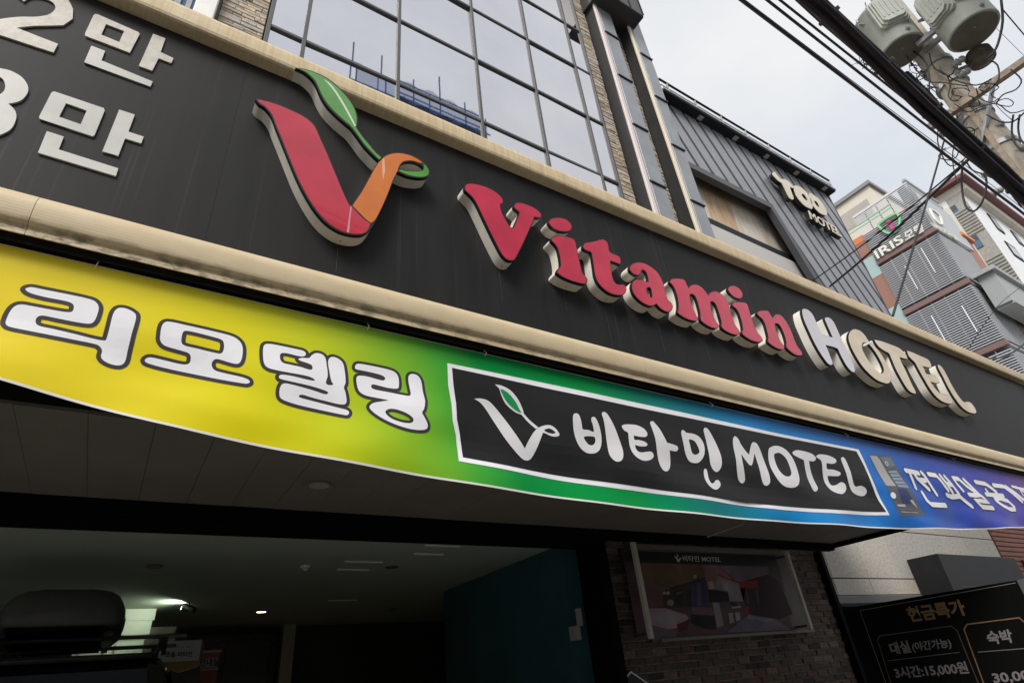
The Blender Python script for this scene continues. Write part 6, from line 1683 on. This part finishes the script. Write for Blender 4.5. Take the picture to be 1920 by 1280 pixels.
# loops and tangles hanging on the pole
def loop_px(pts, X, r, label, jx=0.0):
    P = []
    for i, (x, y) in enumerate(pts):
        P.append(onX(x, y, X + jx * math.sin(i * 1.3)))
    return cable('cable_loop', label, P, r, 'loops of slack cable on the pole')
XQ = XPL - 0.32
LOOPS = [
    ([(1877, 0), (1880, 40), (1872, 80), (1862, 100), (1848, 112)], 0.016, 'heavy lead dropping from the right transformer'),
    ([(1635, 70), (1690, 85), (1730, 110), (1742, 140), (1742, 175)], 0.012, 'lead curving across the left transformer'),
    ([(1852, 112), (1870, 122), (1872, 150), (1850, 172), (1838, 168)], 0.010, 'small loop beside the upper insulators'),
    ([(1900, 215), (1897, 245), (1905, 272), (1925, 285)], 0.012, 'double loop leaving the right edge, left strand'),
    ([(1912, 215), (1909, 240), (1914, 262), (1928, 274)], 0.012, 'double loop leaving the right edge, right strand'),
    ([(1760, 235), (1758, 265), (1768, 295), (1782, 311), (1800, 305), (1815, 290)], 0.008, 'long loop hanging under the left end of the cross-arm'),
    ([(1790, 262), (1786, 300), (1795, 340), (1812, 337)], 0.007, 'loop trailing below the bundle by the brace'),
    ([(1805, 300), (1803, 345), (1810, 385), (1826, 396), (1842, 378), (1850, 345), (1846, 325)], 0.013, 'large drooping loop in front of the pale block'),
    ([(1742, 190), (1728, 200), (1730, 205), (1742, 198)], 0.006, 'tiny curl beside the bundle'),
    ([(1740, 205), (1742, 225), (1755, 240), (1775, 252), (1800, 262)], 0.008, 'slack lead below the thick bundle'),
    ([(1775, 140), (1782, 160), (1778, 180), (1790, 190), (1805, 180)], 0.008, 'curl across the pole face'),
    ([(1760, 130), (1790, 150), (1830, 160), (1860, 148)], 0.009, 'lead crossing the pole toward the insulators'),
    ([(1790, 195), (1815, 210), (1840, 200), (1870, 195), (1895, 212), (1925, 205)], 0.007, 'lead running right under the cross-arm'),
    ([(1860, 195), (1885, 185), (1900, 192), (1893, 200), (1870, 196)], 0.006, 'flat curl under the cross-arm'),
    ([(1866, 195), (1880, 210), (1897, 225)], 0.004, 'thin diagonal tie wire right of the brace'),
    ([(1850, 215), (1875, 228), (1900, 228), (1920, 212), (1935, 200)], 0.010, 'lead looping out to the right from the clamp'),
    ([(1800, 215), (1790, 235), (1812, 248), (1835, 240)], 0.007, 'tie lead wound on the pole'),
    ([(1655, 20), (1668, 12), (1672, 25), (1662, 40), (1648, 48)], 0.010, 'jumper at the left transformer terminals'),
    ([(1622, 5), (1628, 22), (1640, 28), (1660, 5)], 0.007, 'jumper above the left transformer'),
    ([(1618, 60), (1630, 52), (1638, 62), (1632, 74), (1620, 70)], 0.009, 'coil against the left transformer tank'),
    ([(1895, 130), (1915, 150), (1905, 168), (1880, 178), (1868, 195)], 0.009, 'lead dropping from the arm end'),
    ([(1830, 165), (1838, 185), (1858, 192), (1872, 185)], 0.007, 'short jumper under the arm'),
    ([(1700, 105), (1735, 150), (1770, 155), (1815, 162)], 0.008, 'jumper from left transformer to the arm'),
    ([(1742, 100), (1752, 128), (1780, 142), (1790, 130)], 0.010, 'jumper between the two transformers'),
    ([(1810, 300), (1822, 318), (1838, 325), (1852, 330), (1870, 338)], 0.010, 'lead to the lower insulators'),
]
for pts, r, lb in LOOPS:
    loop_px(pts, XQ, r, lb, 0.05)
r2 = random.Random(3)
SPOTS = ((1800, 170, 'on the pole face above the cross-arm'), (1815, 190, 'where the cross-arm meets the pole'), (1850, 165, 'between the pole and the steel brace'), (1770, 215, 'left of the pole under the thick bundle'),
         (1800, 270, 'below the clamp band in front of the pole'), (1780, 285, 'hanging free left of the lower pole'), (1818, 250, 'on the lower pole beside the insulators'))
for k in range(14):
    cx_, cy_, where = SPOTS[k % 7]
    a = r2.uniform(0, 6.28); ra, rb_ = r2.uniform(8, 26), r2.uniform(6, 20)
    pts = [(cx_ + ra * math.cos(a + j * 0.9) + j * r2.uniform(-2, 3), cy_ + rb_ * math.sin(a + j * 0.9) + j * r2.uniform(-1, 2)) for j in range(6)]
    P = [onX(x, y, XQ + r2.uniform(-0.1, 0.12)) for x, y in pts]
    cable('tangled_lead', ('thicker' if k < 7 else 'thin') + ' curled lead ' + where, P, r2.uniform(0.007, 0.009) if k < 7 else r2.uniform(0.0035, 0.0045), 'tangled leads round the pole', n=6)
# twiggy nest of wire under the left transformer
r3 = random.Random(5)
nest = MB()
for k in range(60):
    bx, by = r3.uniform(1612, 1660), 0
    by = 108 + (bx - 1612) * 0.45 + r3.uniform(-14, 14)
    p = onX(bx, by, XPL - 0.05 + r3.uniform(-0.1, 0.1)); q = p + Vector((r3.uniform(-0.06, 0.06), r3.uniform(-0.14, 0.14), r3.uniform(-0.18, 0.12)))
    nest.tube([p, (p + q) / 2 + Vector((0, 0.02, 0.01)), q], r3.uniform(0.003, 0.008), 5)
for k in range(40):
    bx = r3.uniform(1705, 1750); by = 120 + (bx - 1705) * 1.3 + r3.uniform(-18, 18)
    p = onX(bx, by, XPL - 0.05 + r3.uniform(-0.1, 0.1)); q = p + Vector((r3.uniform(-0.06, 0.06), r3.uniform(-0.12, 0.12), r3.uniform(-0.2, 0.05)))
    nest.tube([p, (p + q) / 2 + Vector((0, 0.02, 0.01)), q], r3.uniform(0.004, 0.010), 5)
tag(nest.build('wire_ends', M_CABLE), kind='stuff')

# ================================================================== ACROSS THE STREET (seen only mirrored in the glass)
YO = -7.0
t_ = M_NET.node_tree                                                  # open weave: half of the light passes
tr_n = t_.nodes.new('ShaderNodeBsdfTransparent'); mxs = t_.nodes.new('ShaderNodeMixShader'); mxs.inputs[0].default_value = 0.55
t_.links.new(tr_n.outputs[0], mxs.inputs[1]); t_.links.new(t_.nodes['Principled BSDF'].outputs[0], mxs.inputs[2])
t_.links.new(mxs.outputs[0], t_.nodes['Material Output'].inputs['Surface'])
sc = thing('scaffold', 'tall tube scaffold hung with blue safety net, mirrored in the curtain wall', 'scaffold')
def mir(x, y, yv=10.56): return onY(x, y, yv)
m1_, m2_ = mir(664, 118), mir(902, 182)
sx0, sx1, stop = m1_.x, m2_.x + 0.15, mir(664, 112).z
for k in range(6):
    x = sx0 + (sx1 - sx0) * k / 5
    for yy in (YO, YO - 1.0):
        MB().tube([(x, yy, 0), (x, yy, stop + (1.4 if k in (0, 1, 3) else 0.4))], 0.035, 6).build('standard', M_SCAF, sc)
z = 1.8
while z < stop:
    for yy in (YO + 0.04, YO - 1.04):
        MB().tube([(sx0 - 0.2, yy, z), (sx1 + 0.2, yy, z)], 0.03, 6).build('ledger', M_SCAF, sc)
    MB().box((sx0, YO - 0.95, z - 0.09), (sx1, YO - 0.05, z - 0.04)).build('deck', M_SCAF, sc)
    z += 1.8
for zq in (stop - 0.15, stop - 1.45, stop - 2.1, stop - 2.7, stop - 3.3):
    MB().tube([(sx0 - 0.25, YO + 0.05, zq), (sx1 + 0.2, YO + 0.05, zq)], 0.028, 6).build('ledger', M_SCAF, sc)
for k in range(5):
    xa, xb = sx0 + (sx1 - sx0) * k / 5, sx0 + (sx1 - sx0) * (k + 1) / 5
    MB().tube([(xa, YO + 0.07, stop - 7), (xb, YO + 0.07, stop - 3.4)], 0.025, 6).build('brace', M_SCAF, sc)
vs, fs = [], []
for i in range(31):
    x = sx0 + (sx1 - sx0) * i / 30
    for j, z in enumerate((stop - 3.3, stop - 4.4, stop - 5.2, stop - 9, stop - 14, 2)):
        vs.append((x, YO + 0.1 + 0.05 * math.sin(i * 1.1 + j), z + (0.06 * math.sin(i * 0.6) if j == 0 else 0)))
for i in range(30):
    for j in range(5):
        a = i * 6 + j; fs.append((a, a + 1, a + 7, a + 6))
me = bpy.data.meshes.new('net'); me.from_pydata(vs, [], fs); me.update(); link('net', me, M_NET, sc)
vs, fs = [], []
for i in range(31):
    x = sx0 + (sx1 - sx0) * i / 30
    for j, z in enumerate((stop - 0.1, stop - 0.7, stop - 1.4)):
        vs.append((x, YO + 0.1 + 0.06 * math.sin(i * 1.3 + j), z + (0.06 * math.sin(i * 0.42 + 1) if j == 0 else 0)))
for i in range(30):
    for j in range(2):
        a = i * 3 + j; fs.append((a, a + 1, a + 4, a + 3))
me = bpy.data.meshes.new('net'); me.from_pydata(vs, [], fs); me.update(); link('net', me, M_NET, sc)
ob = thing('unfinished_tower', 'bare concrete tower under construction behind the blue scaffold', 'building')
MB().box((sx0 + 0.3, YO - 7, 0), (sx1 - 0.3, YO - 1.4, stop - 7)).build('frame', M_OPPO, ob)
for k, (xa, xb, h) in enumerate(((-22, -9, 4.4), (-8.9, -1, 3.6), (-0.9, sx0 - 0.3, 4.0), (sx1 + 0.4, 16, 3.8), (16.2, 30, 4.6))):
    lb = ('wide rendered house across the street, far left', 'low rendered house across the street behind the camera', 'narrow rendered house left of the scaffold', 'rendered house right of the scaffold', 'wide rendered house across the street, far right')[k]
    t = thing('street_house', lb, 'house', 'houses across the street')
    MB().box((xa, YO - 9, 0), (xb, YO - 1.3, h)).build('wall', M_OPPO, t)
    MB().box((xa - 0.1, YO - 9, h), (xb + 0.1, YO - 1.2, h + 0.3)).build('parapet', M_CONC, t)
    nwin = int((xb - xa) / 2.2)
    for i in range(nwin):
        for fl_ in range(1):
            xw = xa + 0.7 + i * 2.2
            MB().box((xw, YO - 1.32, 1.0 + 2.9 * fl_), (xw + 1.3, YO - 1.27, 2.4 + 2.9 * fl_)).build('window', M_GLASSD, t)
